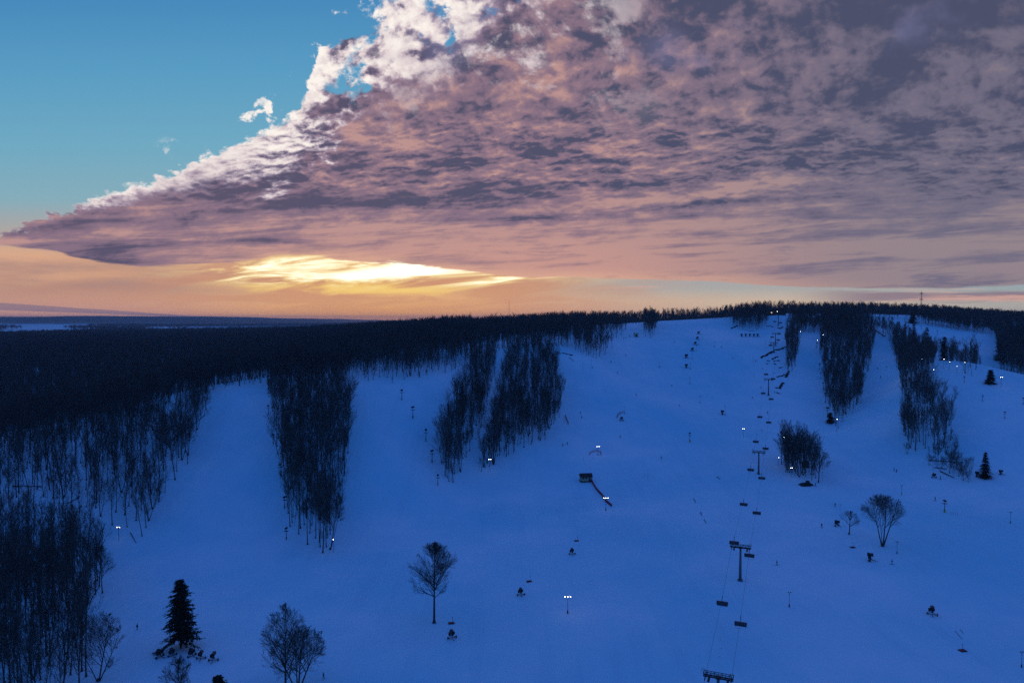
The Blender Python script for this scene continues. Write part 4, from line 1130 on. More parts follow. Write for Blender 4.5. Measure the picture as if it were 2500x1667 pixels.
def on_rope(s, py_target, drop=2.4):
    P = RP[s]; best = None
    for a, b in zip(P[:-1], P[1:]):
        for k in range(40):
            q = a.lerp(b, k / 40); px, py, D = project(np.array([q.x, q.y, q.z - drop]))
            e = abs(py - py_target)
            if D > 100 and (best is None or e < best[0]): best = (e, q, math.atan2(-(b - a).x, (b - a).y), float(px))
    return best[1], best[2], best[3]
UP = [(1473, 'large chair with riders between the two nearest towers, on the left rope'), (1325, 'chair with riders level with the big tower crossarm, on the left rope'), (1231, 'chair with riders just above the big tower, on the left rope'),
      (1147, 'chair with riders below the second tower, on the left rope'), (1078, 'chair with riders just above the second tower, on the left rope'), (1018, 'chair with riders, second above the second tower on the left rope'),
      (960, 'chair beside the foot of the mid-slope tower, on the left rope'), (914, 'chair just above the mid-slope tower crossarm, on the left rope'), (843, 'small chair left of the close pair of towers'), (823, 'small far chair left of the upper close tower'), (785, 'tiny chair left of the topmost tower')]
DN = [(1523, 'large empty chair nearest the camera, on the right rope'), (1356, 'empty chair under the big tower crossarm, on the right rope'), (1252, 'empty chair above the big tower, on the right rope'), (1167, 'empty chair at the foot of the second tower, on the right rope'),
      (1095, 'empty chair overlapping the second tower crossarm, on the right rope'), (1031, 'empty chair on the right rope, second above the second tower'), (974, 'empty chair just below the mid-slope tower, on the right rope'),
      (925, 'empty chair at the mid-slope tower crossarm, on the right rope'), (830, 'small empty chair right of the upper close tower'), (815, 'small far empty chair near the crossarm of the upper close tower'), (788, 'tiny empty chair right of the topmost tower')]
for s, LST in ((-1, UP), (1, DN)):
    for n_, (py, lb) in enumerate(LST):
        q, ang, px = on_rope(s, py)
        c = PCH(q, ang + (PI if s < 0 else 0) , lb, 'chairs on the chairlift')
        if s < 0 and n_ < 6:
            for k in ((0, 1, 2, 4, 5), (1, 2, 3, 4), (0, 2, 3, 5), (0, 1, 3, 4), (2, 3, 4), (1, 2, 4))[n_]:
                off = Matrix.Rotation(ang + PI, 3, 'Z') @ Vector((-1.45 + k * .58, -.02, -2.88))
                ST(q + off, ang + PI, 'seated skier on the ' + lb.replace(' with riders', '').replace('between the two nearest towers', 'above the nearest tower'), 'skiers riding the chairlift')

# ------------------------------------------------------------------ lamps
def lamp_maker(h, heads, lit, pad=None):
    def fn():
        o = thing('light_pole', 'light pole', 'light pole')
        m = MB(); m.bar((0, 0, -.5), (0, 0, h), .11, .08, 8); m.build('pole', M['dark'], o)
        m = MB(); W = .65 * (heads - 1); m.box((0, 0, h), (2 * W + .3, .12, .12)); m.box((0, 0, h - .9), (.3, .3, .5)); m.build('crossarm', M['dark'], o)
        for k in range(heads):
            x = -W + k * 1.3 if heads > 1 else 0
            a = MB(); a.box((x, .05, h + .28), (.62, .5, .3), rx=.35, taper=.8); hd = a.build('lamp_head', M['lampoff'], o)
            b = MB(); b.lump((x, -.22, h + .18), (.20, .12, .17), k, n=8, m=5) if lit else b.box((x, -.24, h + .2), (.5, .04, .26), rx=.35)
            b.build('lamp_glass', M['lamp'] if lit else M['glass'], hd)
        if pad:
            a = MB(); a.bar((0, 0, -.3), (0, 0, 1.6), .33, .33, 10); a.build('pad', M[pad], o)
        return o
    return Proto(fn)
L2 = lamp_maker(7.6, 2, True); L3 = lamp_maker(8.2, 3, True, 'trim'); L1 = lamp_maker(8.0, 1, True); U2 = lamp_maker(8.5, 2, False, 'trim'); U1 = lamp_maker(9.0, 1, False); U2y = lamp_maker(7, 2, False, 'yellow')
def stand(proto, px, py, label, group=None, top=None, base_h=1.0, rz=0.0, D0=170):
    p = ground(px, py, D0); sc = 1.0
    if top is not None: sc = (py - top) * p.y / FPX / base_h
    return proto(p, rz, label, group, sc)
GL = 'lit floodlights of the pistes'; GU = 'unlit light poles on the pistes'
for pr, px, py, top, bh, lb in [
    (L2, 290, 1320, 1285, 7.9, 'twin lit lamp at the lower edge of the left slope wood'), (L1, 814, 1349, 1315, 8.3, 'lit lamp at the tip of the stand between the left pistes'),
    (L2, 1196, 1148, 1120, 7.9, 'twin lit lamp in front of the broad middle stand'), (L3, 1460, 1111, 1089, 8.5, 'triple lit lamp above the small hut, within an arc of netting'),
    (L3, 1479, 1246, 1214, 8.5, 'triple lit lamp at the lower end of the red barrier'), (L3, 1386, 1497, 1454, 8.5, 'triple lit lamp standing alone in the lower middle snow'),
    (L2, 1815, 1068, 1046, 7.9, 'lit lamp on open snow left of the chairlift'), (L1, 1913, 1092, 1066, 8.3, 'lit lamp among the tops of the small stand by the lift'),
    (L1, 1901, 1139, 1116, 8.3, 'lit lamp at the left edge of the small stand by the lift'), (L2, 1932, 1165, 1141, 7.9, 'bright twin lamp at the foot of the small stand by the lift'),
    (L1, 2043, 1054, 1022, 8.3, 'lit lamp at the tip of the big tongue of wood'), (L1, 2013, 884, 862, 8.3, 'lit lamp halfway up the edge of the big tongue of wood'), (L1, 1995, 848, 830, 8.3, 'lit lamp at the head of the steep piste'),
    (L1, 2196, 866, 846, 8.3, 'lit lamp inside the upper part of the long strip'), (L1, 2272, 945, 925, 8.3, 'bright lamp at the right edge of the long strip of wood'), (L1, 2279, 925, 902, 8.3, 'lit lamp just above the bright one at the edge of the long strip'),
    (L1, 2318, 903, 883, 8.3, 'bright lamp on the crest of the right slope, second from the left'), (L1, 2304, 898, 876, 8.3, 'bright lamp on the crest of the right slope, leftmost'), (L1, 2336, 910, 893, 8.3, 'lit lamp on the crest of the right slope, third from the left'),
    (L2, 2444, 945, 920, 7.9, 'twin lit lamp right of the dark evergreen on the crest'), (L1, 1954, 826, 809, 8.3, 'small lit lamp in the wood at the head of the steep piste'), (L1, 2009, 838, 817, 8.3, 'small lit lamp at the top corner of the big tongue'),
    (L1, 1897, 778, 760, 8.3, 'lit lamp in front of the summit lodge'), (L1, 2355, 905, 884, 8.3, 'small lit lamp within the stand behind the right ridge'), (L1, 2249, 900, 877, 8.3, 'lit lamp in the middle of the long strip of wood')]:
    stand(pr, px, py, lb, GL, top, bh)
for pr, px, py, top, bh, lb in [
    (U2, 1927, 1481, 1444, 8.8, 'unlit T-shaped light pole right of the lowest chairs'), (U2y, 2201, 1208, 1184, 7.3, 'unlit T-shaped light pole with a yellow pad, above the three-trunked tree'), (U2, 2190, 1351, 1321, 8.8, 'unlit T-shaped light pole right of the three-trunked tree'),
    (U2, 2467, 1277, 1249, 8.8, 'unlit T-shaped light pole near the right edge of the frame'), (U2, 2494, 1628, 1589, 8.8, 'unlit light pole at the lower right corner'), (U1, 2051, 1251, 1230, 9.3, 'thin unlit pole left above the small bare tree'),
    (U2, 1525, 1010, 993, 8.8, 'unlit T-shaped light pole beside the orange netting'), (U1, 1377, 1032, 1014, 9.3, 'unlit pole at the right edge of the broad middle stand'), (U1, 1423, 904, 886, 9.3, 'left of two thin poles below the upper wedge of wood'), (U1, 1443, 894, 877, 9.3, 'right of two thin poles below the upper wedge of wood'),
    (U2, 1684, 937, 921, 8.8, 'lowest unlit pole of the upper row of snow guns'), (U2, 1685, 901, 886, 8.8, 'second lowest pole of the upper row of snow guns'), (U2, 1690, 877, 864, 8.8, 'third lowest pole of the upper row of snow guns'), (U2, 1709, 984, 966, 8.8, 'lone unlit pole on the middle of the main run'),
    (U1, 1770, 1015, 990, 9.3, 'unlit pole beside a snow gun in the middle of the main run'), (U1, 1838, 883, 869, 9.3, 'upper of two unlit poles left of the rocky patch'), (U1, 1841, 923, 908, 9.3, 'lower of two unlit poles left of the rocky patch'), (U1, 1870, 854, 838, 9.3, 'unlit pole left of the close pair of lift towers'),
    (U2, 1701, 856, 843, 8.8, 'fourth pole of the upper row of snow guns'), (U2, 1706, 842, 830, 8.8, 'fifth pole of the upper row of snow guns'), (U2, 1714, 828, 816, 8.8, 'sixth pole of the upper row of snow guns'), (U1, 1723, 803, 792, 9.3, 'topmost pole of the main run'), (U1, 1652, 802, 791, 9.3, 'thin pole near the crest of the main run'),
    (U1, 2008, 1172, 1151, 9.3, 'unlit pole at the right of the small stand by the lift'), (U1, 2278, 1160, 1139, 9.3, 'thin unlit pole left of the scrub on the right slope')]:
    stand(pr, px, py, lb, GU, top, bh)

# ------------------------------------------------------------------ snow guns
def gun_barrel(o, z, ry=.0):
    m = MB(); n = 14; pr = [(-.85, .40), (-.80, .52), (-.2, .48), (.55, .50), (.70, .56), (.72, .46)]
    vs = []; 
    for y, r in pr:
        for k in range(n): t = 2 * PI * k / n; vs.append((math.cos(t) * r, -y, math.sin(t) * r + z + (-y) * 0))
    fs = [(i * n + k, i * n + (k + 1) % n, (i + 1) * n + (k + 1) % n, (i + 1) * n + k) for i in range(len(pr) - 1) for k in range(n)] + [tuple(range(n))]
    m.add(vs, fs); b = m.build('barrel', M['gunblue'], o, True)
    m = MB(); m.bar((0, -.45, z), (0, -.5, z), .44, .44, 14); m.bar((0, -.2, z), (0, -.62, z), .14, .1, 8); m.build('fan', M['dark'], b)
    return b
def ground_gun():
    o = thing('snow_gun', 'snow gun', 'snow gun')
    gun_barrel(o, 1.75)
    m = MB(); m.box((0, 0, 1.05), (.5, .3, .7)); m.box((-.62, .3, 1.2), (.5, .6, .8)); m.build('control_box', M['gunblue'], o)
    m = MB()
    for a in (0, 2.09, 4.19): m.bar((0, 0, .75), (math.cos(a + .5) * 1.25, math.sin(a + .5) * 1.25, .12), .06, .05, 5)
    m.bar((-1.1, 0, .3), (1.1, 0, .3), .07, .07, 6); m.bar((0, 0, .35), (0, -2.0, .2), .05, .05, 5); m.build('base_frame', M['dark'], o)
    for s in (-1, 1):
        m = MB(); m.bar((s * 1.05, .1, .3), (s * 1.25, .1, .3), .32, .32, 12); m.build('wheel', M['rubber'], o)
    return o
def tower_gun(pad=None):
    def fn():
        o = thing('snow_gun', 'snow gun', 'snow gun')
        m = MB(); m.bar((0, 0, -.5), (0, 0, 5.2), .19, .15, 8); m.build('mast', M['dark'], o)
        m = MB(); m.box((0, .1, 5.0), (2.4, 1.3, .12)); 
        for s in (-1, 1): m.bar((s * 1.1, .1, 5.0), (s * 1.1, .1, 5.9), .05, .05, 4)
        m.bar((0, .1, 5.0), (0, .1, 6.2), .12, .12, 6); m.build('platform', M['dark'], o)
        b = gun_barrel(o, 6.75); b.scale = (1.25, 1.15, 1.0)
        m = MB(); m.box((.0, 0, 1.2), (.5, .5, .9)); m.build('hydrant_box', M['dark'], o)
        if pad: m = MB(); m.bar((0, 0, -.3), (0, 0, 1.5), .55, .5, 10); m.build('pad', M[pad], o)
        return o
    return Proto(fn)
GG = Proto(ground_gun); TG = tower_gun(); TGy = tower_gun('yellow')
for px, py, rz, sc, lb in [
    (1397, 1353, .1, 1.5, 'snow gun on open snow below the hut, the farthest of the middle three'), (1272, 1453, .2, 1.55, 'snow gun in the lower middle, left of the lone triple lamp'), (1104, 1558, .4, 1.55, 'snow gun right of the round-headed bare tree'),
    (391, 1604, 1.2, 1.45, 'snow gun leftmost of the row under the ragged evergreen'), (421, 1601, .8, 1.35, 'snow gun second from left in the row under the evergreen'), (469, 1602, 1.0, 1.4, 'snow gun third from left in the row, just right of the evergreen trunk'),
    (491, 1608, .2, 1.4, 'snow gun second from right in the row by the evergreen'), (521, 1613, .1, 1.5, 'snow gun rightmost of the row by the evergreen'), (2044, 1284, .6, 1.6, 'snow gun left of the small bare tree'),
    (2125, 1368, 1.0, 1.8, 'snow gun below the three-trunked tree'), (2276, 1501, -.5, 1.7, 'snow gun on the open lower right snow'), (1518, 1027, .2, 1.7, 'snow gun under the orange netting arc on the main run'), (1764, 1012, 1.3, 2.0, 'snow gun beside the unlit pole left of the lift'),
    (1706, 816, .2, 1.9, 'topmost snow gun of the upper row'), (1703, 829, .2, 1.9, 'second snow gun of the upper row'), (1698, 842, .2, 2.0, 'third snow gun of the upper row'), (1691, 857, .3, 2.0, 'fourth snow gun of the upper row'), (1676, 874, .8, 2.2, 'fifth snow gun of the upper row'), (1676, 898, 1.2, 2.1, 'lowest snow gun of the upper row'),
    (2386, 1163, .9, 1.7, 'snow gun left of the small spruce'), (2444, 1158, .7, 1.5, 'snow gun right of the small spruce'), (2281, 1166, 0, 1.5, 'snow gun by the thin pole left of the scrub'),
    (1811, 822, 1.1, 2.0, 'parked snow gun, first of five left of the lift top'), (1821, 822, 1.1, 2.0, 'parked snow gun, second of five left of the lift top'), (1831, 822, 1.1, 2.0, 'parked snow gun, third of five left of the lift top'), (1841, 822, 1.1, 2.0, 'parked snow gun, fourth of five left of the lift top'), (1850, 822, 1.1, 2.0, 'parked snow gun, fifth of five left of the lift top')]:
    GG(ground(px, py), rz, lb, 'snow guns on the ground', sc * .8)
for pr, px, py, top, lb in [
    (TG, 981, 977, 950, 'uppermost mast snow gun on the second piste'), (TG, 1008, 1022, 991, 'second mast snow gun down the second piste'), (TG, 1040, 1078, 1046, 'third mast snow gun down the second piste'), (TG, 1055, 1130, 1097, 'fourth mast snow gun, left of the slanting stand'),
    (TG, 1069, 1185, 1157, 'lowest mast snow gun at the foot of the slanting stand'), (TG, 655, 1012, 988, 'upper mast snow gun along the first piste'), (TG, 667, 1084, 1059, 'second mast snow gun along the first piste'), (TG, 684, 1161, 1131, 'third mast snow gun half hidden by the stand'),
    (TG, 695, 1241, 1210, 'fourth mast snow gun along the first piste'), (TG, 699, 1317, 1286, 'lowest mast snow gun at the foot of the first piste'), (TG, 655, 952, 925, 'mast snow gun on the crest above the first piste'), (TGy, 1684, 1079, 1055, 'mast snow gun with yellow pad in the middle of the main run'),
    (TGy, 2306, 1250, 1219, 'mast snow gun with yellow pad on the right slope'), (TG, 1994, 850, 836, 'first mast snow gun down the steep piste'), (TG, 2001, 865, 850, 'second mast snow gun down the steep piste'), (TG, 2007, 885, 869, 'third mast snow gun down the steep piste'),
    (TG, 2001, 904, 887, 'fourth mast snow gun down the steep piste'), (TG, 2004, 925, 908, 'fifth mast snow gun down the steep piste'), (TG, 2010, 952, 933, 'sixth mast snow gun down the steep piste'), (TG, 2015, 984, 958, 'seventh mast snow gun down the steep piste'),
    (TG, 2020, 1020, 993, 'lowest mast snow gun down the steep piste'), (TG, 2249, 804, 794, 'leftmost mast snow gun on the high right field'), (TG, 2288, 817, 806, 'second mast snow gun on the high right field'), (TG, 2329, 832, 822, 'third mast snow gun on the high right field'),
    (TG, 2369, 847, 836, 'fourth mast snow gun on the high right field'), (TG, 2354, 934, 918, 'mast snow gun just below the right crest'), (TG, 2399, 980, 964, 'mast snow gun in the middle of the right slope'), (TG, 2453, 1022, 1004, 'lower right mast snow gun on the right slope'),
    (TG, 2498, 988, 970, 'mast snow gun cut by the right edge of the frame'), (TG, 958, 935, 921, 'mast snow gun on the crest above the second piste')]:
    stand(pr, px, py, lb, 'snow guns on masts', top, 7.3, rz=random.uniform(-.5, .5))

# ------------------------------------------------------------------ people on the snow
PP = [(1528, 869, 'skier below the upper wedge of wood'), (1508, 912, 'skier high on the left of the main run'), (1610, 897, 'skier high in the middle of the main run'), (1640, 943, 'skier left of the lone pole on the main run'), (1553, 966, 'skier above the orange netting'),
      (1658, 992, 'skier standing below the lone pole'), (1417, 1010, 'upper skier of a pair right of the middle stand'), (1420, 1021, 'lower skier of a pair right of the middle stand'), (1514, 1068, 'skier below the netting on the main run'), (1374, 1089, 'left skier of a pair at the foot of the middle stand'),
      (1385, 1085, 'right skier of a pair at the foot of the middle stand'), (1614, 1120, 'large skier in mid slope, right of the hut'), (1646, 837, 'lone skier near the top of the main run'), (1523, 828, 'first of three skiers beside the tiny shelter'), (1528, 826, 'second of three skiers beside the tiny shelter'), (1537, 823, 'third of three skiers beside the tiny shelter'),
      (1492, 886, 'skier left of the upper wedge tip'), (1446, 899, 'skier below the two thin poles'), (1744, 837, 'upper skier of a pair right of the snow gun row'), (1744, 847, 'lower skier of a pair right of the snow gun row'), (1761, 849, 'skier right of that pair on the upper run'), (1789, 876, 'skier on the upper run towards the lift'),
      (1845, 883, 'skier beside the upper thin pole by the rocks'), (1858, 947, 'skier left of the mid-slope tower'), (1862, 902, 'skier just left of the rocky patch'), (1837, 973, 'skier left of the chairs below the mid-slope tower'), (1874, 1009, 'skier between the two lift ropes'), (1860, 1053, 'skier with arms out under the lift'),
      (1991, 1186, 'skier below the small stand by the lift'), (2164, 897, 'upper skier in the narrow chute'), (2150, 922, 'lower skier in the narrow chute'), (2142, 901, 'skier at the left edge of the narrow chute'), (2183, 1149, 'left skier of a pair below the long strip'), (2189, 1152, 'right skier of a pair below the long strip'),
      (2296, 1170, 'skier left of the scrub'), (335, 1537, 'person walking between corner wood and ragged evergreen'), (790, 1657, 'person walking right of the bottom pair of trees'), (2006, 1287, 'skier left of the small bare tree'), (2039, 1236, 'skier beside the thin pole on the right snow'),
      (2178, 1377, 'dark skier below the three-trunked tree'), (2283, 1222, 'skier left of the yellow-padded snow gun'), (1897, 1379, 'skier right of the big lift tower')]
for i, (px, py, lb) in enumerate(PP):
    pr = WK if 'walking' in lb else (BD if i % 5 == 3 or 'arms' in lb else SK2 if i % 9 == 4 else SK1)
    lb = lb.replace('skier', 'snowboarder') if pr is BD else lb
    pr(ground(px, py), random.uniform(0, 6.28), lb, 'people on the snow', 1.12)

# ------------------------------------------------------------------ hut with the red barrier
hp = ground(1430, 1174); k = hp.y / FPX; print('hut', hp)
o = thing('lift_hut', 'small cream hut with a maroon roof beside the red barrier', 'hut', hp, .12)
Wd, Dp, Hw = 7.0, 4.2, 2.7
m = MB(); m.box((0, 0, Hw / 2 + .5), (Wd, Dp, Hw)); w_ = m.build('wall', M['cream'], o)
m = MB(); m.box((0, 0, .2), (Wd + .3, Dp + .3, .6)); m.build('deck', M['trim'], o)
m = MB(); zr = Hw + .5; m.prism([(-Dp / 2 - .5, zr - .15), (0, zr + 1.75), (Dp / 2 + .5, zr - .15), (Dp / 2 + .5, zr - .35), (0, zr + 1.5), (-Dp / 2 - .5, zr - .35)], -Wd / 2 - .4, Wd / 2 + .4); m.build('roof', M['roof'], o)
m = MB(); m.add([(s * (Wd / 2 + .0), y, z) for s in (-1, 1) for y, z in ((-Dp / 2, zr - .01), (0, zr + 1.5), (Dp / 2, zr - .01))], [(0, 1, 2), (3, 5, 4)]); m.build('gable', M['cream'], o)
for x in (-Wd / 2 + .05, Wd / 2 - .05): m = MB(); m.box((x, -Dp / 2 - .04, 1.85), (.22, .12, Hw)); m.build('corner_board', M['trim'], w_)
for x in (-2.0, -.3): 
    m = MB(); m.box((x, -Dp / 2 - .02, 2.1), (1.1, .08, .9)); f = m.build('window', M['trim'], o); m = MB(); m.box((x, -Dp / 2 - .07, 2.1), (.92, .04, .72)); m.build('pane', M['glass'], f)
m = MB(); m.box((1.9, -Dp / 2 - .03, 1.5), (.95, .08, 2.0)); d_ = m.build('door', M['wall'], o); m = MB(); m.box((2.25, -Dp / 2 - .1, 1.45), (.06, .06, .2)); m.build('handle', M['steel'], d_)
m = MB(); m.box((3.2, -Dp / 2 - .3, .9), (.9, .5, 1.0)); m.build('bench_box', M['trim'], o)

def netting(pts, h, mat, name, label, cat, posts=True, thick=.06, solid=False):
    P = [ground(*q) for q in pts]; Q = []
    for a, b in zip(P[:-1], P[1:]):
        n = max(1, int((b - a).length / 1.8))
        for i in range(n): q = a.lerp(b, i / n); q.z = hz(q.x, q.y); Q.append(q)
    Q.append(P[-1]); c = Q[0].copy()
    o = thing(name, label, cat, tuple(c)); mb = MB()
    for a, b in zip(Q[:-1], Q[1:]):
        a = a - c; b = b - c
        if solid:
            d = (b - a).normalized(); s = Vector((-d.y, d.x, 0)) * thick
            mb.add([a - s, b - s, b + s, a + s, a - s + Vector((0, 0, h)), b - s + Vector((0, 0, h)), b + s + Vector((0, 0, h)), a + s + Vector((0, 0, h))], [(3, 2, 1, 0), (4, 5, 6, 7), (0, 1, 5, 4), (1, 2, 6, 5), (2, 3, 7, 6), (3, 0, 4, 7)])
        else:
            for r in range(6): z = Vector((0, 0, h * (.1 + .9 * r / 5))); mb.bar(a + z, b + z, thick * .8, thick * .8, 4)
            n = 5
            for r in range(n): q = a.lerp(b, r / n); mb.bar(q + Vector((0, 0, .1 * h)), q + Vector((0, 0, h)), thick * .6, thick * .6, 4)
    mb.build('net' if not solid else 'panel', mat, o)
    if posts:
        for q in Q[::1 if not solid else 2]:
            m = MB(); q = q - c; m.bar(q - Vector((0, 0, .3)), q + Vector((0, 0, h * 1.12)), .05, .05, 5); m.build('post', mat if not solid else M['trim'], o)
netting([(1443, 1173), (1449, 1184), (1456, 1195), (1463, 1203), (1470, 1210), (1475, 1217), (1480, 1225), (1486, 1230), (1493, 1236)], 1.3, M['red'], 'barrier_fence', 'long red padded barrier curving down from the hut', 'fence', solid=True, thick=.22)
netting([(1439, 1111), (1442, 1106), (1450, 1103), (1458, 1102), (1465, 1104), (1468, 1112)], 1.5, M['orange'], 'safety_net', 'orange netting arched round the triple lamp above the hut', 'safety net', thick=.045)
netting([(1506, 1021), (1509, 1014), (1516, 1009), (1524, 1007)], 1.7, M['orange'], 'safety_net', 'orange netting curving left from the T-shaped pole on the main run', 'safety net', thick=.045)
netting([(1380, 1018), (1384, 1028), (1388, 1038)], 2.2, M['orange'], 'safety_net', 'orange netting at the right edge of the broad middle stand', 'safety net', thick=.045)

# hydrant covers
def pad_make():
    o = thing('hydrant_pad', 'pad', 'hydrant pad'); m = MB(); m.box((0, 0, .12), (2.3, 1.7, .3)); m.build('cover', M['dark'], o); m = MB(); m.box((0, -.05, .30), (1.7, 1.1, .08)); m.build('board', M['red'], o)
    m = MB(); m.bar((.6, .6, 0), (.6, .6, 1.9), .05, .05, 5); m.box((.6, .6, 1.95), (.25, .1, .3)); m.build('marker_post', M['dark'], o); return o
HP = Proto(pad_make)
for px, py, lb in [(1102, 1521, 'reddish hydrant cover right of the round-headed tree trunk'), (1292, 1419, 'hydrant cover above the middle snow gun'), (1408, 1320, 'hydrant cover above the farthest middle snow gun'), (2082, 1336, 'hydrant cover below the small bare tree'), (2350, 1588, 'hydrant cover near the lower right corner')]:
    HP(ground(px, py), .2, lb, 'hydrant covers on the snow', .9)

# small signs on bamboo
def sign_make():
    o = thing('marker_stake', 'stake', 'stake'); m = MB(); m.bar((0, 0, -.2), (0, 0, 1.3), .035, .03, 5); m.build('stake', M['dark'], o); m = MB(); m.box((0, -.04, 1.2), (.35, .04, .3)); m.build('flag', M['dark'], o); return o
SG = Proto(sign_make)
for px, py in [(1569, 1167), (1574, 1164), (1582, 1168), (1581, 1163), (1424, 1123), (1446, 1121), (1441, 1143)]:
    SG(ground(px, py), .3, 'thin dark marker stake on the snow around the hut', 'marker stakes round the hut', 1.0)
for px, py in [(2322, 1256), (2327, 1257), (2332, 1256), (2337, 1258)]:
    SG(ground(px, py), .3, 'thin marker stake near the yellow-padded snow gun', 'marker stakes by the yellow-padded gun', 1.0)
for px, py in [(1758, 1566), (1760, 1560), (1761, 1586), (1757, 1606)]:
    SG(ground(px, py), .3, 'small dark stake between the ropes of the lift at the bottom', 'stakes under the lift', .5)

# tiny shelter high on the run
hp = ground(1553, 822); o = thing('ski_shelter', 'tiny yellowish shelter beside the tuft of trees high on the run', 'shelter', hp, .1)
m = MB(); m.box((0, 0, 1.4), (3.6, 3, 2.8)); m.build('wall', M['cream'], o); m = MB(); m.prism([(-2.2, 2.7), (0, 4.3), (2.2, 2.7), (2.2, 2.5), (0, 4.05), (-2.2, 2.5)], -2.6, 2.6); m.build('roof', M['cream'], o)
m = MB(); m.box((0, -1.52, 1.2), (1.2, .1, 2.2)); m.build('door', M['trim'], o)
# shed in the small stand
hp = ground(1966, 1140); o = thing('tree_shed', 'dark little shed half hidden in the small stand by the lift', 'shed', hp, .1)
m = MB(); m.box((0, 0, 1.4), (3.4, 3.2, 3.0)); m.build('wall', M['wall'], o); m = MB(); m.prism([(-2, 2.8), (0, 3.9), (2, 2.8), (2, 2.6), (0, 3.7), (-2, 2.6)], -2.0, 2.0); m.build('roof', M['trim'], o)

# summit lodge: two dark blocks
for px, py, W_, H_, dd, lb in [(1880, 776, 10, 8.0, 9, 'dark summit building left of the top lift tower'), (1905, 777, 10.5, 8.2, 9, 'dark flat-roofed summit building behind the top lift tower')]:
    hp = ground(px, py); D = 908.0; x = (px - 1250) / FPX * D; hp = Vector((x, D, hz(x, D)))
    o = thing('summit_lodge', lb, 'building', hp, 0)
    m = MB(); m.box((0, 0, H_ / 2 - .5), (W_, dd, H_ + 1)); m.build('wall', M['wall'], o)
    m = MB()
    if px < 1890: m.prism([(-dd / 2 - .7, H_ - .1), (0, H_ + 2.2), (dd / 2 + .7, H_ - .1), (dd / 2 + .7, H_ - .4), (0, H_ + 1.8), (-dd / 2 - .7, H_ - .4)], -W_ / 2 - .6, W_ / 2 + .6)
    else: m.box((0, -.3, H_ + .2), (W_ + 1.4, dd + 1.6, .4))
    m.build('roof', M['trim'], o)
    for i, xx in enumerate((-3.2, 0, 3.2)):
        m = MB(); m.box((xx, -dd / 2 - .04, 3.4), (1.8, .1, 1.4)); f = m.build('window', M['trim'], o); m = MB(); m.box((xx, -dd / 2 - .11, 3.4), (1.5, .04, 1.1)); m.build('pane', M['lit'] if i == 1 and px < 1890 else M['glass'], f)
    m = MB(); m.box((W_ / 2 - 1.2, -dd / 2 - .05, 1.1), (1.0, .1, 2.2)); m.build('door', M['trim'], o)

# snow groomer
hp = ground(1967, 1185); o = thing('snow_groomer', 'dark snow groomer parked below the small stand by the lift', 'snow groomer', hp, PI / 2 + .1)
m = MB(); m.prism([(-2.6, .7), (-2.5, 1.5), (-1.2, 1.7), (2.2, 1.55), (2.4, .7)], -1.2, 1.2); m.build('body', M['gunblue'], o)
m = MB(); m.box((0, -1.2, 2.2), (2.0, 1.9, 1.3), taper=.8); c_ = m.build('cab', M['gunblue'], o); m = MB(); m.box((0, -2.14, 2.2), (1.6, .06, .8)); m.build('windscreen', M['glass'], c_)
for s in (-1, 1): m = MB(); m.box((s * 1.55, 0, .55), (.8, 4.8, .9)); m.build('track', M['rubber'], o)
m = MB(); m.box((0, -3.3, .7), (4.4, .3, 1.0), rx=.2); m.build('blade', M['dark'], o)
m = MB(); m.box((0, 3.0, .5), (4.2, .8, .5)); m.build('tiller', M['dark'], o)

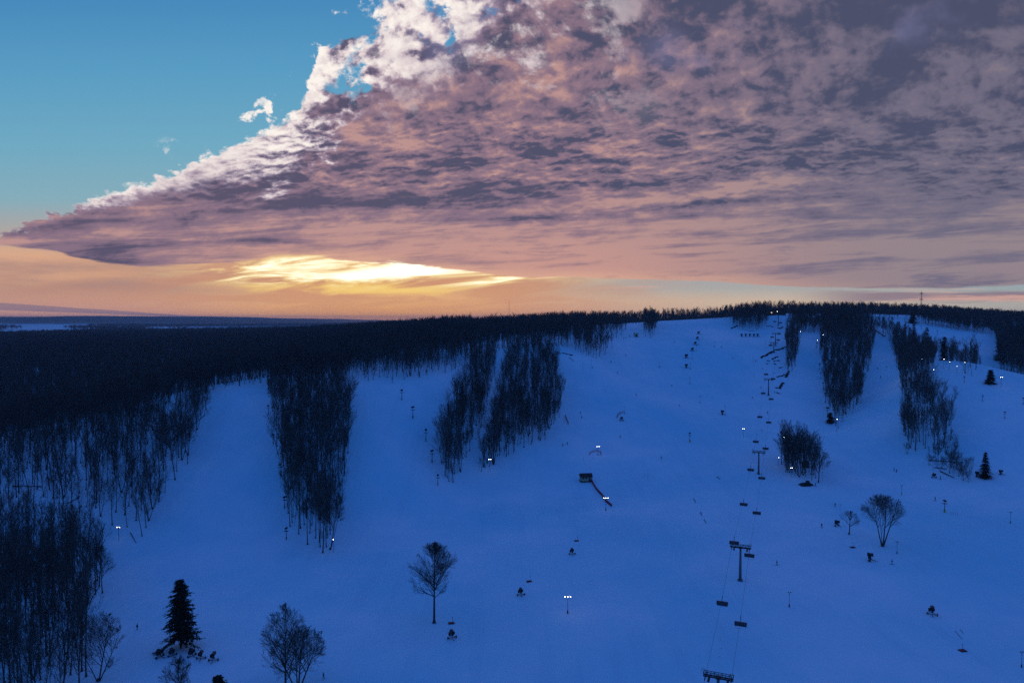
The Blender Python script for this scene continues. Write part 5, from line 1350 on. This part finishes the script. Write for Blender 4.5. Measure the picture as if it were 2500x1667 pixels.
# masts on the skyline
D = 975.0; x = (2248 - 1250) / FPX * D; hp = Vector((x, D, hz(x, D))); Hm = (105 + (778.5 - 713) / FPX * D) - hp.z
o = thing('cell_tower', 'lattice radio mast with two rings of antennas on the right skyline', 'radio mast', hp)
m = MB()
for a in range(3):
    c_, s_ = math.cos(a * 2.094), math.sin(a * 2.094); c2, s2 = math.cos((a + 1) * 2.094), math.sin((a + 1) * 2.094)
    m.bar((c_ * 1.5, s_ * 1.5, 0), (c_ * .5, s_ * .5, Hm), .16, .12, 4); n = 16
    for i in range(n):
        r0, r1 = 1.5 - i / n, 1.5 - (i + 1) / n; m.bar((c_ * r0, s_ * r0, Hm * i / n), (c2 * r1, s2 * r1, Hm * (i + 1) / n), .07, .07, 4)
m.build('lattice', M['dark'], o)
for z in (Hm - 2, Hm - 10.5, Hm - 21):
    m = MB(); m.bar((-1.9, 0, z), (1.9, 0, z), .12, .12, 4)
    for a in range(6): t = a * PI / 3; m.box((math.cos(t) * 2.0, math.sin(t) * 2.0, z), (.4, .4, 2.2))
    m.build('antenna_ring', M['dark'], o)
m = MB(); m.bar((0, 0, Hm), (0, 0, Hm + 3), .12, .05, 5); m.build('spike', M['dark'], o)
D = 1400.0; x = (1243 - 1250) / FPX * D; hp = Vector((x, D, hz(x, D))); Hm = (105 + (778.5 - 733) / FPX * D) - hp.z
o = thing('guyed_mast', 'hair-thin mast on the skyline right of the sunset', 'radio mast', hp)
m = MB(); m.bar((0, 0, -1), (0, 0, Hm), .30, .22, 6); m.build('pole', M['dark'], o)
m = MB()
for a in range(3): m.bar((math.cos(a * 2.094) * 14, math.sin(a * 2.094) * 14, 0), (0, 0, Hm * .8), .03, .03, 4)
m.build('guy_wires', M['dark'], o)
# ------------------------------------------------------------------ evening haze
hb = MB().box((0, 6500, 70), (27000, 17900, 190))
hm = bpy.data.materials.new('haze'); hm.use_nodes = True; nt = hm.node_tree
for n_ in list(nt.nodes):
    if n_.type == 'BSDF_PRINCIPLED': nt.nodes.remove(n_)
pv = nt.nodes.new('ShaderNodeVolumePrincipled'); pv.inputs['Color'].default_value = (.75, .82, .95, 1); pv.inputs['Density'].default_value = 7e-5
nt.links.new(pv.outputs[0], [n_ for n_ in nt.nodes if n_.type == 'OUTPUT_MATERIAL'][0].inputs['Volume'])
hz_o = hb.build('haze', hm); tag(hz_o, kind='stuff')
hz_o['label'] = 'thin bluish evening haze lying over the whole valley'
